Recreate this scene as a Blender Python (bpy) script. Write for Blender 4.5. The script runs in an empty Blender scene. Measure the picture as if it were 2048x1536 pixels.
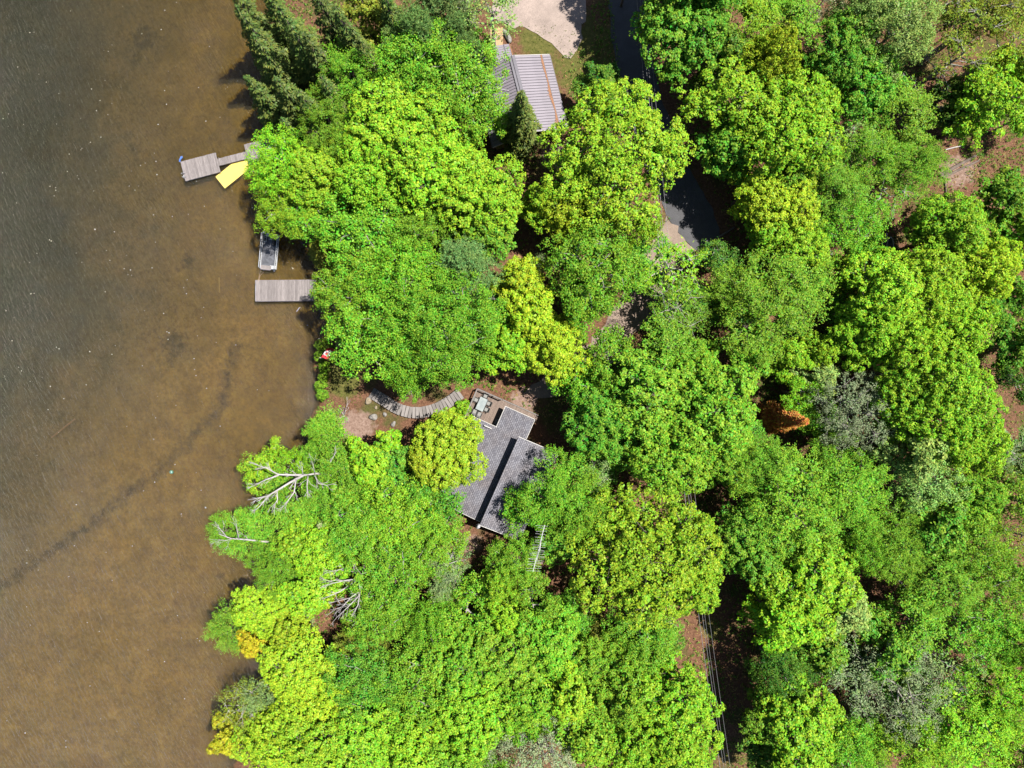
import bpy, math, random
import numpy as np
from mathutils import Vector, Matrix

random.seed(7)
S = bpy.context.scene
COL = S.collection
R_ = math.radians

# ------------------------------------------------------------------ camera, sky, sun, exposure
H = 82.0            # camera height above the lake (metres)
PPM = 16.7          # photo pixels per metre at lake level
cam_d = bpy.data.cameras.new('camera')
cam = bpy.data.objects.new('camera', cam_d)
COL.objects.link(cam)
cam.location = (0, 0, H)
cam.rotation_euler = (0, 0, 0)
cam_d.sensor_width = 36.0
cam_d.lens = 36.0 * H / (2048 / PPM)
cam_d.clip_end = 1000
S.camera = cam

SUN = Vector((0.46, 0.16, 1.0)).normalized()
w = bpy.data.worlds.new("World")
S.world = w
w.use_nodes = True
nt = w.node_tree
bg = nt.nodes['Background']
sky = nt.nodes.new('ShaderNodeTexSky')
sky.sky_type = 'NISHITA'
sky.sun_disc = False
sky.sun_elevation = math.asin(SUN.z)
sky.sun_rotation = math.atan2(SUN.x, SUN.y)
nt.links.new(sky.outputs[0], bg.inputs[0])
bg.inputs[1].default_value = 0.05
sl = bpy.data.lights.new('sun', 'SUN')
sl.energy = 5.0
sl.angle = R_(0.53)
sl.color = (1.0, 0.95, 0.86)
sun = bpy.data.objects.new('sun', sl)
COL.objects.link(sun)
sun.location = SUN * 150
sun.rotation_euler = SUN.to_track_quat('Z', 'Y').to_euler()
S.view_settings.view_transform = 'Standard'
S.view_settings.look = 'None'
S.view_settings.gamma = 1.0
S.view_settings.use_curve_mapping = False
S.view_settings.exposure = 1.7
S.cycles.max_bounces = 8
S.cycles.diffuse_bounces = 2
S.cycles.transparent_max_bounces = 12

# ------------------------------------------------------------------ helpers
def P(px, py, z=0.0):
    """World point at height z seen at the photo pixel (px, py)."""
    k = (H - z) / H / PPM
    return Vector(((px - 1024) * k, (768 - py) * k, z))

SHORE = [(-700, 560), (-60, 560), (60, 566), (150, 580), (220, 592), (290, 602), (360, 590), (430, 604), (500, 640),
         (560, 646), (620, 650), (675, 652), (700, 628), (745, 634), (800, 636), (850, 628), (900, 622), (960, 612),
         (1010, 590), (1060, 566), (1120, 566), (1180, 545), (1230, 512), (1300, 522), (1350, 528), (1400, 505),
         (1470, 492), (1560, 470), (2300, 450)]
_sy = np.array([(768 - p[0]) / PPM for p in SHORE][::-1])
_sx = np.array([(p[1] - 1024) / PPM for p in SHORE][::-1])

def shore_x(y):
    return np.interp(y, _sy, _sx) + 0.35 * np.sin(np.asarray(y) * 2.1) + 0.2 * np.sin(np.asarray(y) * 5.3 + 1)

def gz(x, y):
    x = np.asarray(x, float); y = np.asarray(y, float)
    d = x - shore_x(y)
    land = np.minimum(0.45, 0.5 * d) + 1.0 * (1 - np.exp(-np.maximum(d, 0) / 15)) + 0.12 * np.sin(x * .31 + 1) * np.sin(y * .27) * (1 - np.exp(-np.maximum(d, 0) / 4))
    bed = np.maximum(-3.2, 0.085 * d - 0.25 * (1 - np.exp(np.minimum(d, 0) * .9)))
    return np.where(d > 0, land, bed)

def G(px, py, dz=0.0):
    """Point on the ground seen at the photo pixel, dz above it."""
    p = P(px, py, 1.0)
    z = float(gz(p.x, p.y))
    p = P(px, py, z)
    p.z += dz
    return p

def tag(o, label=None, cat=None, group=None, kind=None):
    if label: o['label'] = label
    if cat: o['category'] = cat
    if group: o['group'] = group
    if kind: o['kind'] = kind
    return o

def empty(name, loc, label, cat, group=None):
    o = bpy.data.objects.new(name, None)
    COL.objects.link(o)
    o.location = loc
    o.empty_display_size = 0.3
    return tag(o, label, cat, group)

def wloc(o):
    v = Vector((0, 0, 0))
    while o is not None:
        v = v + Vector(o.location)
        o = o.parent
    return v

def link(name, me, mat=None, parent=None, loc=(0, 0, 0), rz=0.0, color=None):
    o = bpy.data.objects.new(name, me)
    COL.objects.link(o)
    o.parent = parent
    o.location = loc
    o.rotation_euler = (0, 0, rz)
    if mat is not None and len(me.materials) == 0:
        me.materials.append(mat)
    if color: o.color = (*color, 1)
    return o

class MB:
    def __init__(s):
        s.v = []; s.f = []
    def box(s, c, dx, dy, dz, ux=(1, 0, 0), uy=(0, 1, 0), uz=(0, 0, 1)):
        c = Vector(c); ux = Vector(ux); uy = Vector(uy); uz = Vector(uz)
        n = len(s.v)
        for k in (-.5, .5):
            for j in (-.5, .5):
                for i in (-.5, .5):
                    s.v.append(c + ux * (i * dx) + uy * (j * dy) + uz * (k * dz))
        for q in ((0, 2, 3, 1), (4, 5, 7, 6), (0, 1, 5, 4), (2, 6, 7, 3), (0, 4, 6, 2), (1, 3, 7, 5)):
            s.f.append([n + i for i in q])
        return s
    def bar(s, a, b, w_, h_):
        a = Vector(a); b = Vector(b)
        d = (b - a); L = d.length; d.normalize()
        up = Vector((0, 0, 1)) if abs(d.z) < .95 else Vector((1, 0, 0))
        sd = d.cross(up).normalized(); u2 = sd.cross(d)
        return s.box((a + b) / 2, L, w_, h_, d, sd, u2)
    def tube(s, pts, rads, n=6, cap=True):
        pts = [Vector(p) for p in pts]
        if not hasattr(rads, '__len__'): rads = [rads] * len(pts)
        b0 = len(s.v)
        for i, p in enumerate(pts):
            d = (pts[min(i + 1, len(pts) - 1)] - pts[max(i - 1, 0)]).normalized()
            up = Vector((0, 0, 1)) if abs(d.z) < .9 else Vector((1, 0, 0))
            a = d.cross(up).normalized(); b = d.cross(a)
            for k in range(n):
                t = 2 * math.pi * k / n
                s.v.append(p + (a * math.cos(t) + b * math.sin(t)) * rads[i])
        for i in range(len(pts) - 1):
            for k in range(n):
                s.f.append([b0 + i * n + k, b0 + i * n + (k + 1) % n, b0 + (i + 1) * n + (k + 1) % n, b0 + (i + 1) * n + k])
        if cap:
            s.f.append([b0 + k for k in range(n)][::-1])
            s.f.append([b0 + (len(pts) - 1) * n + k for k in range(n)])
        return s
    def prism(s, poly, z0, z1):
        """poly: list of (x, y) or Vector; z0, z1 numbers or lists"""
        n = len(poly); b = len(s.v)
        for k, zz in enumerate((z0, z1)):
            for i, p in enumerate(poly):
                s.v.append(Vector((p[0], p[1], zz[i] if hasattr(zz, '__len__') else zz)))
        s.f.append([b + i for i in range(n)][::-1])
        s.f.append([b + n + i for i in range(n)])
        for i in range(n):
            s.f.append([b + i, b + (i + 1) % n, b + n + (i + 1) % n, b + n + i])
        return s
    def poly(s, pts):
        b = len(s.v); s.v += [Vector(p) for p in pts]; s.f.append(list(range(b, b + len(pts)))); return s
    def mesh(s, name, off=Vector((0, 0, 0)), smooth=False):
        me = bpy.data.meshes.new(name)
        me.from_pydata([tuple(v - off) for v in s.v], [], s.f)
        if smooth:
            for p in me.polygons: p.use_smooth = True
        me.update()
        return me
    def build(s, name, mat, parent=None, smooth=False):
        off = wloc(parent) if parent else Vector((0, 0, 0))
        return link(name, s.mesh(name, off, smooth), mat, parent)

def np_mesh(name, V, quads, smooth=False, tone=None):
    me = bpy.data.meshes.new(name)
    nq = len(quads); k = quads.shape[1]
    me.vertices.add(len(V)); me.vertices.foreach_set('co', V.astype(np.float32).ravel())
    me.loops.add(nq * k); me.loops.foreach_set('vertex_index', quads.astype(np.int32).ravel())
    me.polygons.add(nq); me.polygons.foreach_set('loop_start', np.arange(0, nq * k, k, dtype=np.int32))
    if smooth: me.polygons.foreach_set('use_smooth', np.ones(nq, bool))
    if tone is not None:
        a = me.attributes.new('tone', 'FLOAT', 'POINT'); a.data.foreach_set('value', tone.astype(np.float32))
    me.update(calc_edges=True)
    return me

# ------------------------------------------------------------------ materials
def mat(name):
    m = bpy.data.materials.new(name); m.use_nodes = True
    n = m.node_tree.nodes; l = m.node_tree.links
    return m, n, l, n['Principled BSDF']

def N(n, t, **kw):
    o = n.new(t)
    for k, v in kw.items():
        if k.startswith('i_'):
            key = k[2:]
            o.inputs[int(key) if key.isdigit() else key.replace('_', ' ')].default_value = v
        else: setattr(o, k, v)
    return o

def ramp(n, stops):
    r = n.new('ShaderNodeValToRGB'); e = r.color_ramp.elements
    while len(e) < len(stops): e.new(0.5)
    for i, (p, c) in enumerate(stops):
        e[i].position = p; e[i].color = (*c, 1) if len(c) == 3 else c
    return r

def simple(name, c, rough=0.6, metal=0.0, scale=3.0, amp=0.25, bump=0.1, objrand=0.0, coord='Object'):
    """procedural mottled colour"""
    c = tuple(x * .72 for x in c)
    m, n, l, b = mat(name)
    tc = N(n, 'ShaderNodeTexCoord')
    no = N(n, 'ShaderNodeTexNoise', i_Scale=scale, i_Detail=6.0, i_Roughness=.65)
    l.new(tc.outputs[coord], no.inputs['Vector'])
    r = ramp(n, [(0.25, tuple(x * (1 - amp) for x in c)), (0.75, tuple(min(1, x * (1 + amp)) for x in c))])
    l.new(no.outputs[0], r.inputs[0])
    out = r.outputs[0]
    if objrand:
        oi = N(n, 'ShaderNodeObjectInfo')
        mr = N(n, 'ShaderNodeMapRange', i_3=1 - objrand, i_4=1 + objrand)
        l.new(oi.outputs['Random'], mr.inputs[0])
        mx = N(n, 'ShaderNodeVectorMath', operation='SCALE')
        l.new(out, mx.inputs[0]); l.new(mr.outputs[0], mx.inputs['Scale'])
        out = mx.outputs[0]
    l.new(out, b.inputs['Base Color'])
    b.inputs['Roughness'].default_value = rough; b.inputs['Metallic'].default_value = metal
    b.inputs['Specular IOR Level'].default_value = 0.3
    if bump:
        bp = N(n, 'ShaderNodeBump', i_Strength=bump, i_Distance=.05)
        l.new(no.outputs[0], bp.inputs['Height']); l.new(bp.outputs[0], b.inputs['Normal'])
    return m

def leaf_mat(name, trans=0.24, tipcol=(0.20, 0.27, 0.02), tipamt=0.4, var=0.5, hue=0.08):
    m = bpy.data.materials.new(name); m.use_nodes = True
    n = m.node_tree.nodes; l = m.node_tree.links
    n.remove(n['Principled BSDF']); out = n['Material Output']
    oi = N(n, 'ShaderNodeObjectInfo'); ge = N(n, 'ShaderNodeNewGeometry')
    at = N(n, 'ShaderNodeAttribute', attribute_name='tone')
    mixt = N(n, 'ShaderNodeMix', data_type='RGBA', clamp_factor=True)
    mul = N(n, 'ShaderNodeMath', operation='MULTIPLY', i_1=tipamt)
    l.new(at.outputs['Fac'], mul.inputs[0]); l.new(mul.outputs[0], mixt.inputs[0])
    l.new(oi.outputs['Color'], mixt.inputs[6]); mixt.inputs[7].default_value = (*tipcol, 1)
    hsv = N(n, 'ShaderNodeHueSaturation')
    mh = N(n, 'ShaderNodeMapRange', i_3=0.5 - hue / 2, i_4=0.5 + hue / 2)
    wn = N(n, 'ShaderNodeTexWhiteNoise', noise_dimensions='1D')
    l.new(ge.outputs['Random Per Island'], wn.inputs['W'])
    l.new(wn.outputs['Value'], mh.inputs[0])
    mv = N(n, 'ShaderNodeMapRange', i_3=1 - var * .75, i_4=1 + var * .75)
    l.new(ge.outputs['Random Per Island'], mv.inputs[0])
    l.new(mh.outputs[0], hsv.inputs['Hue']); l.new(mv.outputs[0], hsv.inputs['Value'])
    l.new(mixt.outputs[2], hsv.inputs['Color'])
    d = N(n, 'ShaderNodeBsdfDiffuse'); t = N(n, 'ShaderNodeBsdfTranslucent'); g = N(n, 'ShaderNodeBsdfGlossy', i_Roughness=.45)
    l.new(hsv.outputs[0], d.inputs[0])
    tm = N(n, 'ShaderNodeMix', data_type='RGBA', blend_type='MULTIPLY', i_0=1.0)
    l.new(hsv.outputs[0], tm.inputs[6]); tm.inputs[7].default_value = (1.3, 1.25, .35, 1)
    l.new(tm.outputs[2], t.inputs[0])
    m1 = N(n, 'ShaderNodeMixShader', i_0=trans); l.new(d.outputs[0], m1.inputs[1]); l.new(t.outputs[0], m1.inputs[2])
    m2 = N(n, 'ShaderNodeMixShader', i_0=.006); l.new(m1.outputs[0], m2.inputs[1]); l.new(g.outputs[0], m2.inputs[2])
    l.new(m2.outputs[0], out.inputs[0])
    return m

M = {}
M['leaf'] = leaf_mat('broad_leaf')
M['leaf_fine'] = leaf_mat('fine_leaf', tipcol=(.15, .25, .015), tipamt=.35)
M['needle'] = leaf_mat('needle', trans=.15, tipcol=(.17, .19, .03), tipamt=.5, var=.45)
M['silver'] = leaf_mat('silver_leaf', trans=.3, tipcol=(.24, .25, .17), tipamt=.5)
M['bark'] = simple('bark', (.11, .085, .07), .9, scale=2.5, amp=.5, bump=.4)
M['bark_pale'] = simple('pale_bark', (.24, .225, .2), .85, scale=2.0, amp=.4, bump=.3)
M['deadwood'] = simple('bleached_wood', (.30, .28, .28), .85, scale=1.5, amp=.3, bump=.2)
M['wood'] = None

def wood_mat(name, c, along='Y', rnd=.18):
    c = tuple(x * .74 for x in c)
    m, n, l, b = mat(name)
    tc = N(n, 'ShaderNodeTexCoord'); mp = N(n, 'ShaderNodeMapping')
    oi = N(n, 'ShaderNodeObjectInfo')
    mp.inputs['Scale'].default_value = (14, 1.6, 6) if along == 'Y' else (1.6, 14, 6)
    l.new(tc.outputs['Object'], mp.inputs[0])
    add = N(n, 'ShaderNodeVectorMath', operation='ADD'); sc = N(n, 'ShaderNodeVectorMath', operation='SCALE', i_Scale=37.0)
    cb = N(n, 'ShaderNodeCombineXYZ')
    for i in range(3): l.new(oi.outputs['Random'], cb.inputs[i])
    l.new(cb.outputs[0], sc.inputs[0]); l.new(sc.outputs[0], add.inputs[1]); l.new(mp.outputs[0], add.inputs[0])
    no = N(n, 'ShaderNodeTexNoise', i_Scale=1.0, i_Detail=5.0, i_Roughness=.6)
    l.new(add.outputs[0], no.inputs['Vector'])
    r = ramp(n, [(.25, tuple(x * .62 for x in c)), (.6, c), (.85, tuple(x * 1.2 for x in c))])
    l.new(no.outputs[0], r.inputs[0])
    mr = N(n, 'ShaderNodeMapRange', i_3=1 - rnd, i_4=1 + rnd); l.new(oi.outputs['Random'], mr.inputs[0])
    mx = N(n, 'ShaderNodeVectorMath', operation='SCALE'); l.new(r.outputs[0], mx.inputs[0]); l.new(mr.outputs[0], mx.inputs['Scale'])
    l.new(mx.outputs[0], b.inputs['Base Color']); b.inputs['Roughness'].default_value = .85
    b.inputs['Specular IOR Level'].default_value = .2
    bp = N(n, 'ShaderNodeBump', i_Strength=.4, i_Distance=.01); l.new(no.outputs[0], bp.inputs['Height']); l.new(bp.outputs[0], b.inputs['Normal'])
    return m
M['dock'] = wood_mat('weathered_dock_wood', (.185, .165, .165))
M['deck'] = wood_mat('deck_wood', (.17, .125, .1))
M['tread'] = wood_mat('walkway_wood', (.17, .155, .15))
M['plywood'] = wood_mat('new_wood', (.3, .2, .11))
M['dark_frame'] = simple('dark_timber', (.05, .045, .04), .8, scale=4)
M['white'] = simple('white_paint', (.42, .41, .4), .5, scale=1, amp=.1, bump=.02)
M['tan_wall'] = simple('tan_siding', (.22, .15, .085), .8, scale=1.5, amp=.15)
M['grey_wall'] = simple('grey_brown_siding', (.12, .10, .085), .8, scale=1.5, amp=.2)
M['black'] = simple('black_plastic', (.012, .012, .013), .5, scale=3, amp=.2, bump=0)
M['alu'] = simple('aluminium', (.38, .39, .4), .45, .35, scale=2, amp=.2, bump=.02)
M['galv'] = simple('galvanised_steel', (.42, .42, .44), .4, .4, scale=6, amp=.25, bump=.02)
M['sling'] = simple('pale_sling', (.16, .16, .155), .8, scale=5, amp=.2)
M['rock'] = simple('granite', (.17, .16, .15), .9, scale=2.2, amp=.5, bump=.6)
M['rock_tan'] = simple('tan_rock', (.2, .165, .115), .9, scale=2.2, amp=.35, bump=.5)
M['yellow'] = simple('yellow_foam', (.50, .38, .09), .7, scale=1.2, amp=.06, bump=.05)
M['blue'] = simple('blue_plastic', (.03, .1, .33), .5, scale=2, amp=.15)
M['red'] = simple('red_cloth', (.33, .02, .025), .8, scale=2, amp=.1, bump=0)
M['whitecloth'] = simple('white_cloth', (.38, .36, .37), .8, scale=2, amp=.06, bump=0)
M['wire'] = simple('cable', (.1, .1, .11), .5, .3, scale=2, amp=.1, bump=0)
M['rope'] = simple('rope', (.25, .17, .1), .9, scale=8, amp=.2)
M['ridge'] = simple('ridge_cap_metal', (.10, .095, .115), .45, scale=2, amp=.15)
M['metal_roof'] = simple('painted_metal_roof', (.168, .152, .180), .5, scale=.5, amp=.12, bump=0, objrand=.04)
M['needles'] = simple('fallen_needles', (.22, .11, .06), .95, scale=8, amp=.4, bump=.3)
M['speck'] = simple('pale_petal', (.3, .3, .27), .8, scale=3, amp=.2, bump=0)
M['glass'] = None
m, n, l, b = mat('frosted_table_glass')
tc = N(n, 'ShaderNodeTexCoord'); no = N(n, 'ShaderNodeTexNoise', i_Scale=2.0); l.new(tc.outputs['Object'], no.inputs['Vector'])
r = ramp(n, [(.3, (.13, .15, .155)), (.7, (.18, .2, .2))]); l.new(no.outputs[0], r.inputs[0]); l.new(r.outputs[0], b.inputs['Base Color'])
b.inputs['Roughness'].default_value = .12; M['glass'] = m
m, n, l, b = mat('window_glass')
tc = N(n, 'ShaderNodeTexCoord'); no = N(n, 'ShaderNodeTexNoise', i_Scale=1.0); l.new(tc.outputs['Object'], no.inputs['Vector'])
r = ramp(n, [(.3, (.02, .024, .03)), (.7, (.035, .04, .05))]); l.new(no.outputs[0], r.inputs[0]); l.new(r.outputs[0], b.inputs['Base Color'])
b.inputs['Roughness'].default_value = .08; M['window'] = m

def shingle_mat():
    m, n, l, b = mat('asphalt_shingle')
    tc = N(n, 'ShaderNodeTexCoord')
    br = N(n, 'ShaderNodeTexBrick', offset=.5, i_Scale=1.0)
    br.inputs['Color1'].default_value = (.108, .108, .126, 1); br.inputs['Color2'].default_value = (.058, .058, .072, 1)
    br.inputs['Mortar'].default_value = (.03, .03, .036, 1)
    br.inputs['Mortar Size'].default_value = .02; br.inputs['Brick Width'].default_value = .34; br.inputs['Row Height'].default_value = .22
    br.inputs['Bias'].default_value = -.25
    l.new(tc.outputs['Object'], br.inputs['Vector'])
    big = N(n, 'ShaderNodeTexNoise', i_Scale=.35, i_Detail=5.0, i_Roughness=.6); l.new(tc.outputs['Object'], big.inputs['Vector'])
    r = ramp(n, [(.42, (1, 1, 1)), (.72, (.9, .8, .72))]); l.new(big.outputs[0], r.inputs[0])
    fine = N(n, 'ShaderNodeTexNoise', i_Scale=9.0, i_Detail=4.0); l.new(tc.outputs['Object'], fine.inputs['Vector'])
    rf = ramp(n, [(.3, (.75, .75, .75)), (.7, (1.2, 1.2, 1.2))]); l.new(fine.outputs[0], rf.inputs[0])
    mx = N(n, 'ShaderNodeMix', data_type='RGBA', blend_type='MULTIPLY', i_0=1.0)
    l.new(br.outputs[0], mx.inputs[6]); l.new(r.outputs[0], mx.inputs[7])
    mx2 = N(n, 'ShaderNodeMix', data_type='RGBA', blend_type='MULTIPLY', i_0=1.0)
    l.new(mx.outputs[2], mx2.inputs[6]); l.new(rf.outputs[0], mx2.inputs[7])
    l.new(mx2.outputs[2], b.inputs['Base Color']); b.inputs['Roughness'].default_value = .9
    b.inputs['Specular IOR Level'].default_value = .2
    bp = N(n, 'ShaderNodeBump', i_Strength=.5, i_Distance=.02); l.new(br.outputs[1], bp.inputs['Height']); bp.invert = True
    l.new(bp.outputs[0], b.inputs['Normal'])
    return m
M['shingle'] = shingle_mat()

def ground_mat():
    m, n, l, b = mat('forest_floor_and_lake_bed')
    tc = N(n, 'ShaderNodeTexCoord'); pos = tc.outputs['Object']
    def noise(s, d=6.0, rgh=.6):
        x = N(n, 'ShaderNodeTexNoise', i_Scale=s, i_Detail=d, i_Roughness=rgh); l.new(pos, x.inputs['Vector']); return x.outputs[0]
    def attr(a): return N(n, 'ShaderNodeAttribute', attribute_name=a).outputs['Fac']
    def mix(f, a, c):
        x = N(n, 'ShaderNodeMix', data_type='RGBA', clamp_factor=True)
        if isinstance(f, float): x.inputs[0].default_value = f
        else: l.new(f, x.inputs[0])
        for i, v in ((6, a), (7, c)):
            if isinstance(v, tuple): x.inputs[i].default_value = (*v, 1)
            else: l.new(v, x.inputs[i])
        return x.outputs[2]
    def mth(op, a, c):
        x = N(n, 'ShaderNodeMath', operation=op)
        for i, v in ((0, a), (1, c)):
            if isinstance(v, (int, float)): x.inputs[i].default_value = v
            else: l.new(v, x.inputs[i])
        return x.outputs[0]
    # land
    litter = ramp(n, [(.25, (.03, .016, .010)), (.45, (.085, .042, .025)), (.6, (.15, .08, .048)), (.8, (.24, .15, .10))])
    l.new(noise(5.0, 10.0, .75), litter.inputs[0])
    big = ramp(n, [(.52, (0, 0, 0)), (.64, (1, 1, 1))]); l.new(noise(.28, 4.0), big.inputs[0])
    moss = ramp(n, [(.3, (.018, .03, .006)), (.7, (.06, .085, .018))]); l.new(noise(6.0), moss.inputs[0])
    land = mix(mth('MULTIPLY', big.outputs[0], .7), litter.outputs[0], moss.outputs[0])
    grass = ramp(n, [(.25, (.03, .035, .008)), (.5, (.075, .075, .02)), (.75, (.14, .115, .04))]); l.new(noise(3.0, 9.0, .75), grass.inputs[0])
    g_f = mth('ADD', attr('grass'), mth('MULTIPLY', mth('SUBTRACT', noise(1.1), .5), .7))
    gr = ramp(n, [(.4, (0, 0, 0)), (.6, (1, 1, 1))]); l.new(g_f, gr.inputs[0])
    land = mix(gr.outputs[0], land, grass.outputs[0])
    dirt = ramp(n, [(.3, (.10, .062, .045)), (.55, (.19, .13, .105)), (.75, (.27, .21, .18))]); l.new(noise(4.0, 9.0, .7), dirt.inputs[0])
    d_f = mth('ADD', attr('dirt'), mth('MULTIPLY', mth('SUBTRACT', noise(1.3), .5), .7))
    dr = ramp(n, [(.42, (0, 0, 0)), (.6, (1, 1, 1))]); l.new(d_f, dr.inputs[0])
    land = mix(dr.outputs[0], land, dirt.outputs[0])
    # lake bed
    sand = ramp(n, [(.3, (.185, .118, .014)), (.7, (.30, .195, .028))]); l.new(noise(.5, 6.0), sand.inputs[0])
    depth_dark = ramp(n, [(.3, (.024, .030, .030)), (.7, (.036, .042, .040))]); l.new(noise(.25, 5.0), depth_dark.inputs[0])  # slate darkening of deep water, put into the bed colour
    s_f = mth('ADD', attr('depth_dark'), mth('MULTIPLY', mth('SUBTRACT', noise(.16, 5.0), .5), .6))
    bed = mix(s_f, sand.outputs[0], depth_dark.outputs[0])
    mud_f = mth('ADD', attr('mud'), mth('MULTIPLY', mth('SUBTRACT', noise(.7), .5), .6))
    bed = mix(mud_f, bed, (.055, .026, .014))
    w_f = mth('ADD', attr('weed'), mth('MULTIPLY', mth('SUBTRACT', noise(.9, 8.0, .7), .5), 1.6))
    wr = ramp(n, [(.3, (0, 0, 0)), (.75, (.75, .75, .75))]); l.new(w_f, wr.inputs[0])
    bed = mix(wr.outputs[0], bed, (.034, .026, .014))
    speck = ramp(n, [(.35, (.72, .72, .72)), (.5, (1, 1, 1)), (.68, (1.25, 1.25, 1.25))]); l.new(noise(2.2, 8.0, .75), speck.inputs[0])
    mm = N(n, 'ShaderNodeMix', data_type='RGBA', blend_type='MULTIPLY', i_0=1.0); l.new(bed, mm.inputs[6]); l.new(speck.outputs[0], mm.inputs[7])
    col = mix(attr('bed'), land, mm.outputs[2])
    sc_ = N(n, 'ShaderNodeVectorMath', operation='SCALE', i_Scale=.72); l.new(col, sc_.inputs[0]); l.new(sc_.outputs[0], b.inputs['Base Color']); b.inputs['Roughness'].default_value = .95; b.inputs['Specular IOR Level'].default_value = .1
    # ripples left by waves in the sand, litter relief on land
    mp = N(n, 'ShaderNodeMapping', vector_type='TEXTURE'); mp.inputs['Rotation'].default_value = (0, 0, R_(33)); mp.inputs['Scale'].default_value = (.45, 1.9, 1); l.new(pos, mp.inputs[0])
    rp = N(n, 'ShaderNodeTexNoise', i_Scale=1.5, i_Detail=4.0, i_Distortion=.6); l.new(mp.outputs[0], rp.inputs['Vector'])
    bp = N(n, 'ShaderNodeBump', i_Strength=.9, i_Distance=.10); l.new(rp.outputs[0], bp.inputs['Height'])
    bp2 = N(n, 'ShaderNodeBump', i_Strength=.8, i_Distance=.08); l.new(noise(7.0, 8.0, .7), bp2.inputs['Height'])
    nm = N(n, 'ShaderNodeMix', data_type='VECTOR'); l.new(attr('bed'), nm.inputs[0]); l.new(bp2.outputs[0], nm.inputs[4]); l.new(bp.outputs[0], nm.inputs[5])
    l.new(nm.outputs[1], b.inputs['Normal'])
    return m

def water_mat():
    m = bpy.data.materials.new('lake_water'); m.use_nodes = True
    n = m.node_tree.nodes; l = m.node_tree.links; n.remove(n['Principled BSDF'])
    tc = N(n, 'ShaderNodeTexCoord')
    mp = N(n, 'ShaderNodeMapping', vector_type='TEXTURE'); mp.inputs['Rotation'].default_value = (0, 0, R_(30)); mp.inputs['Scale'].default_value = (.42, 1.5, 1); l.new(tc.outputs['Object'], mp.inputs[0])
    a = N(n, 'ShaderNodeTexNoise', i_Scale=1.6, i_Detail=5.0, i_Roughness=.6, i_Distortion=.5); l.new(mp.outputs[0], a.inputs['Vector'])
    bp = N(n, 'ShaderNodeBump', i_Strength=1.0, i_Distance=.30); l.new(a.outputs[0], bp.inputs['Height'])
    tr = N(n, 'ShaderNodeBsdfTransparent'); tr.inputs[0].default_value = (.9, .85, .66, 1)
    tu = N(n, 'ShaderNodeBsdfDiffuse'); tu.inputs[0].default_value = (.022, .019, .010, 1); l.new(bp.outputs[0], tu.inputs['Normal'])
    gl = N(n, 'ShaderNodeBsdfGlossy', i_Roughness=.06); l.new(bp.outputs[0], gl.inputs['Normal'])
    fr = N(n, 'ShaderNodeFresnel', i_IOR=1.33); l.new(bp.outputs[0], fr.inputs['Normal'])
    m1 = N(n, 'ShaderNodeMixShader', i_0=.45); l.new(tr.outputs[0], m1.inputs[1]); l.new(tu.outputs[0], m1.inputs[2])
    m2 = N(n, 'ShaderNodeMixShader'); l.new(fr.outputs[0], m2.inputs[0]); l.new(m1.outputs[0], m2.inputs[1]); l.new(gl.outputs[0], m2.inputs[2])
    l.new(m2.outputs[0], n['Material Output'].inputs[0])
    return m

# ------------------------------------------------------------------ terrain and lake
def inpoly(x, y, poly):
    c = np.zeros(x.shape, bool); n = len(poly); j = n - 1
    for i in range(n):
        xi, yi = poly[i]; xj, yj = poly[j]
        c ^= ((yi > y) != (yj > y)) & (x < (xj - xi) * (y - yi) / (yj - yi + 1e-9) + xi)
        j = i
    return c
def segdist(x, y, pts):
    d = np.full(x.shape, 1e9)
    for (ax, ay), (bx, by) in zip(pts[:-1], pts[1:]):
        t = np.clip(((x - ax) * (bx - ax) + (y - ay) * (by - ay)) / ((bx - ax) ** 2 + (by - ay) ** 2 + 1e-9), 0, 1)
        d = np.minimum(d, np.hypot(x - ax - t * (bx - ax), y - ay - t * (by - ay)))
    return d

xs = np.concatenate([np.linspace(-160, -66, 40), np.arange(-64, 64.1, .8), np.linspace(66, 160, 40)])
ys = np.concatenate([np.linspace(-150, -50, 40), np.arange(-48, 48.1, .8), np.linspace(50, 150, 40)])
X, Y = np.meshgrid(xs, ys)
Z = gz(X, Y)
PX = X * PPM + 1024; PY = 768 - Y * PPM
nx = len(xs)
idx = np.arange(X.size).reshape(X.shape)
quads = np.stack([idx[:-1, :-1], idx[:-1, 1:], idx[1:, 1:], idx[1:, :-1]], -1).reshape(-1, 4)
me = np_mesh('terrain', np.stack([X, Y, Z], -1).reshape(-1, 3), quads, True)
D = X - shore_x(Y)
def att(name, a):
    t = me.attributes.new(name, 'FLOAT', 'POINT'); t.data.foreach_set('value', np.clip(a, 0, 1).astype(np.float32).ravel())
att('bed', np.clip(-D / .8 + .5, 0, 1))
att('depth_dark', 1.12 - PX / 470 - np.maximum(0, PY - 600) / 760)  # painted depth darkening, strongest far out towards the upper left
att('mud', np.exp(-np.maximum(-D, 0) / 1.6) * .95)
weed = np.maximum.reduce([
    .66 - segdist(PX, PY, [(-40, 1190), (60, 1120), (150, 1065), (215, 1010), (270, 970), (330, 925), (385, 865), (435, 815), (452, 740), (460, 690)]) / 48,
    .9 - np.hypot((PX - 275) / 1.1, (PY - 70)) / 65, .7 - np.hypot(PX - 250, PY - 120) / 30, .65 - np.hypot((PX - 210) * 1.6, PY - 150) / 26,
    .7 - np.hypot(PX - 250, (PY - 285) * 1.3) / 55, .7 - np.hypot((PX - 433) / 1.3, PY - 1158) / 34, .6 - np.hypot(PX - 312, PY - 178) / 22,
    .8 - np.hypot((PX - 330), (PY - 690)) / 90, .7 - np.hypot(PX - 360, PY - 520) / 60, .75 - np.hypot((PX - 60) / 1.8, (PY - 290)) / 60])
att('weed', weed)
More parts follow.
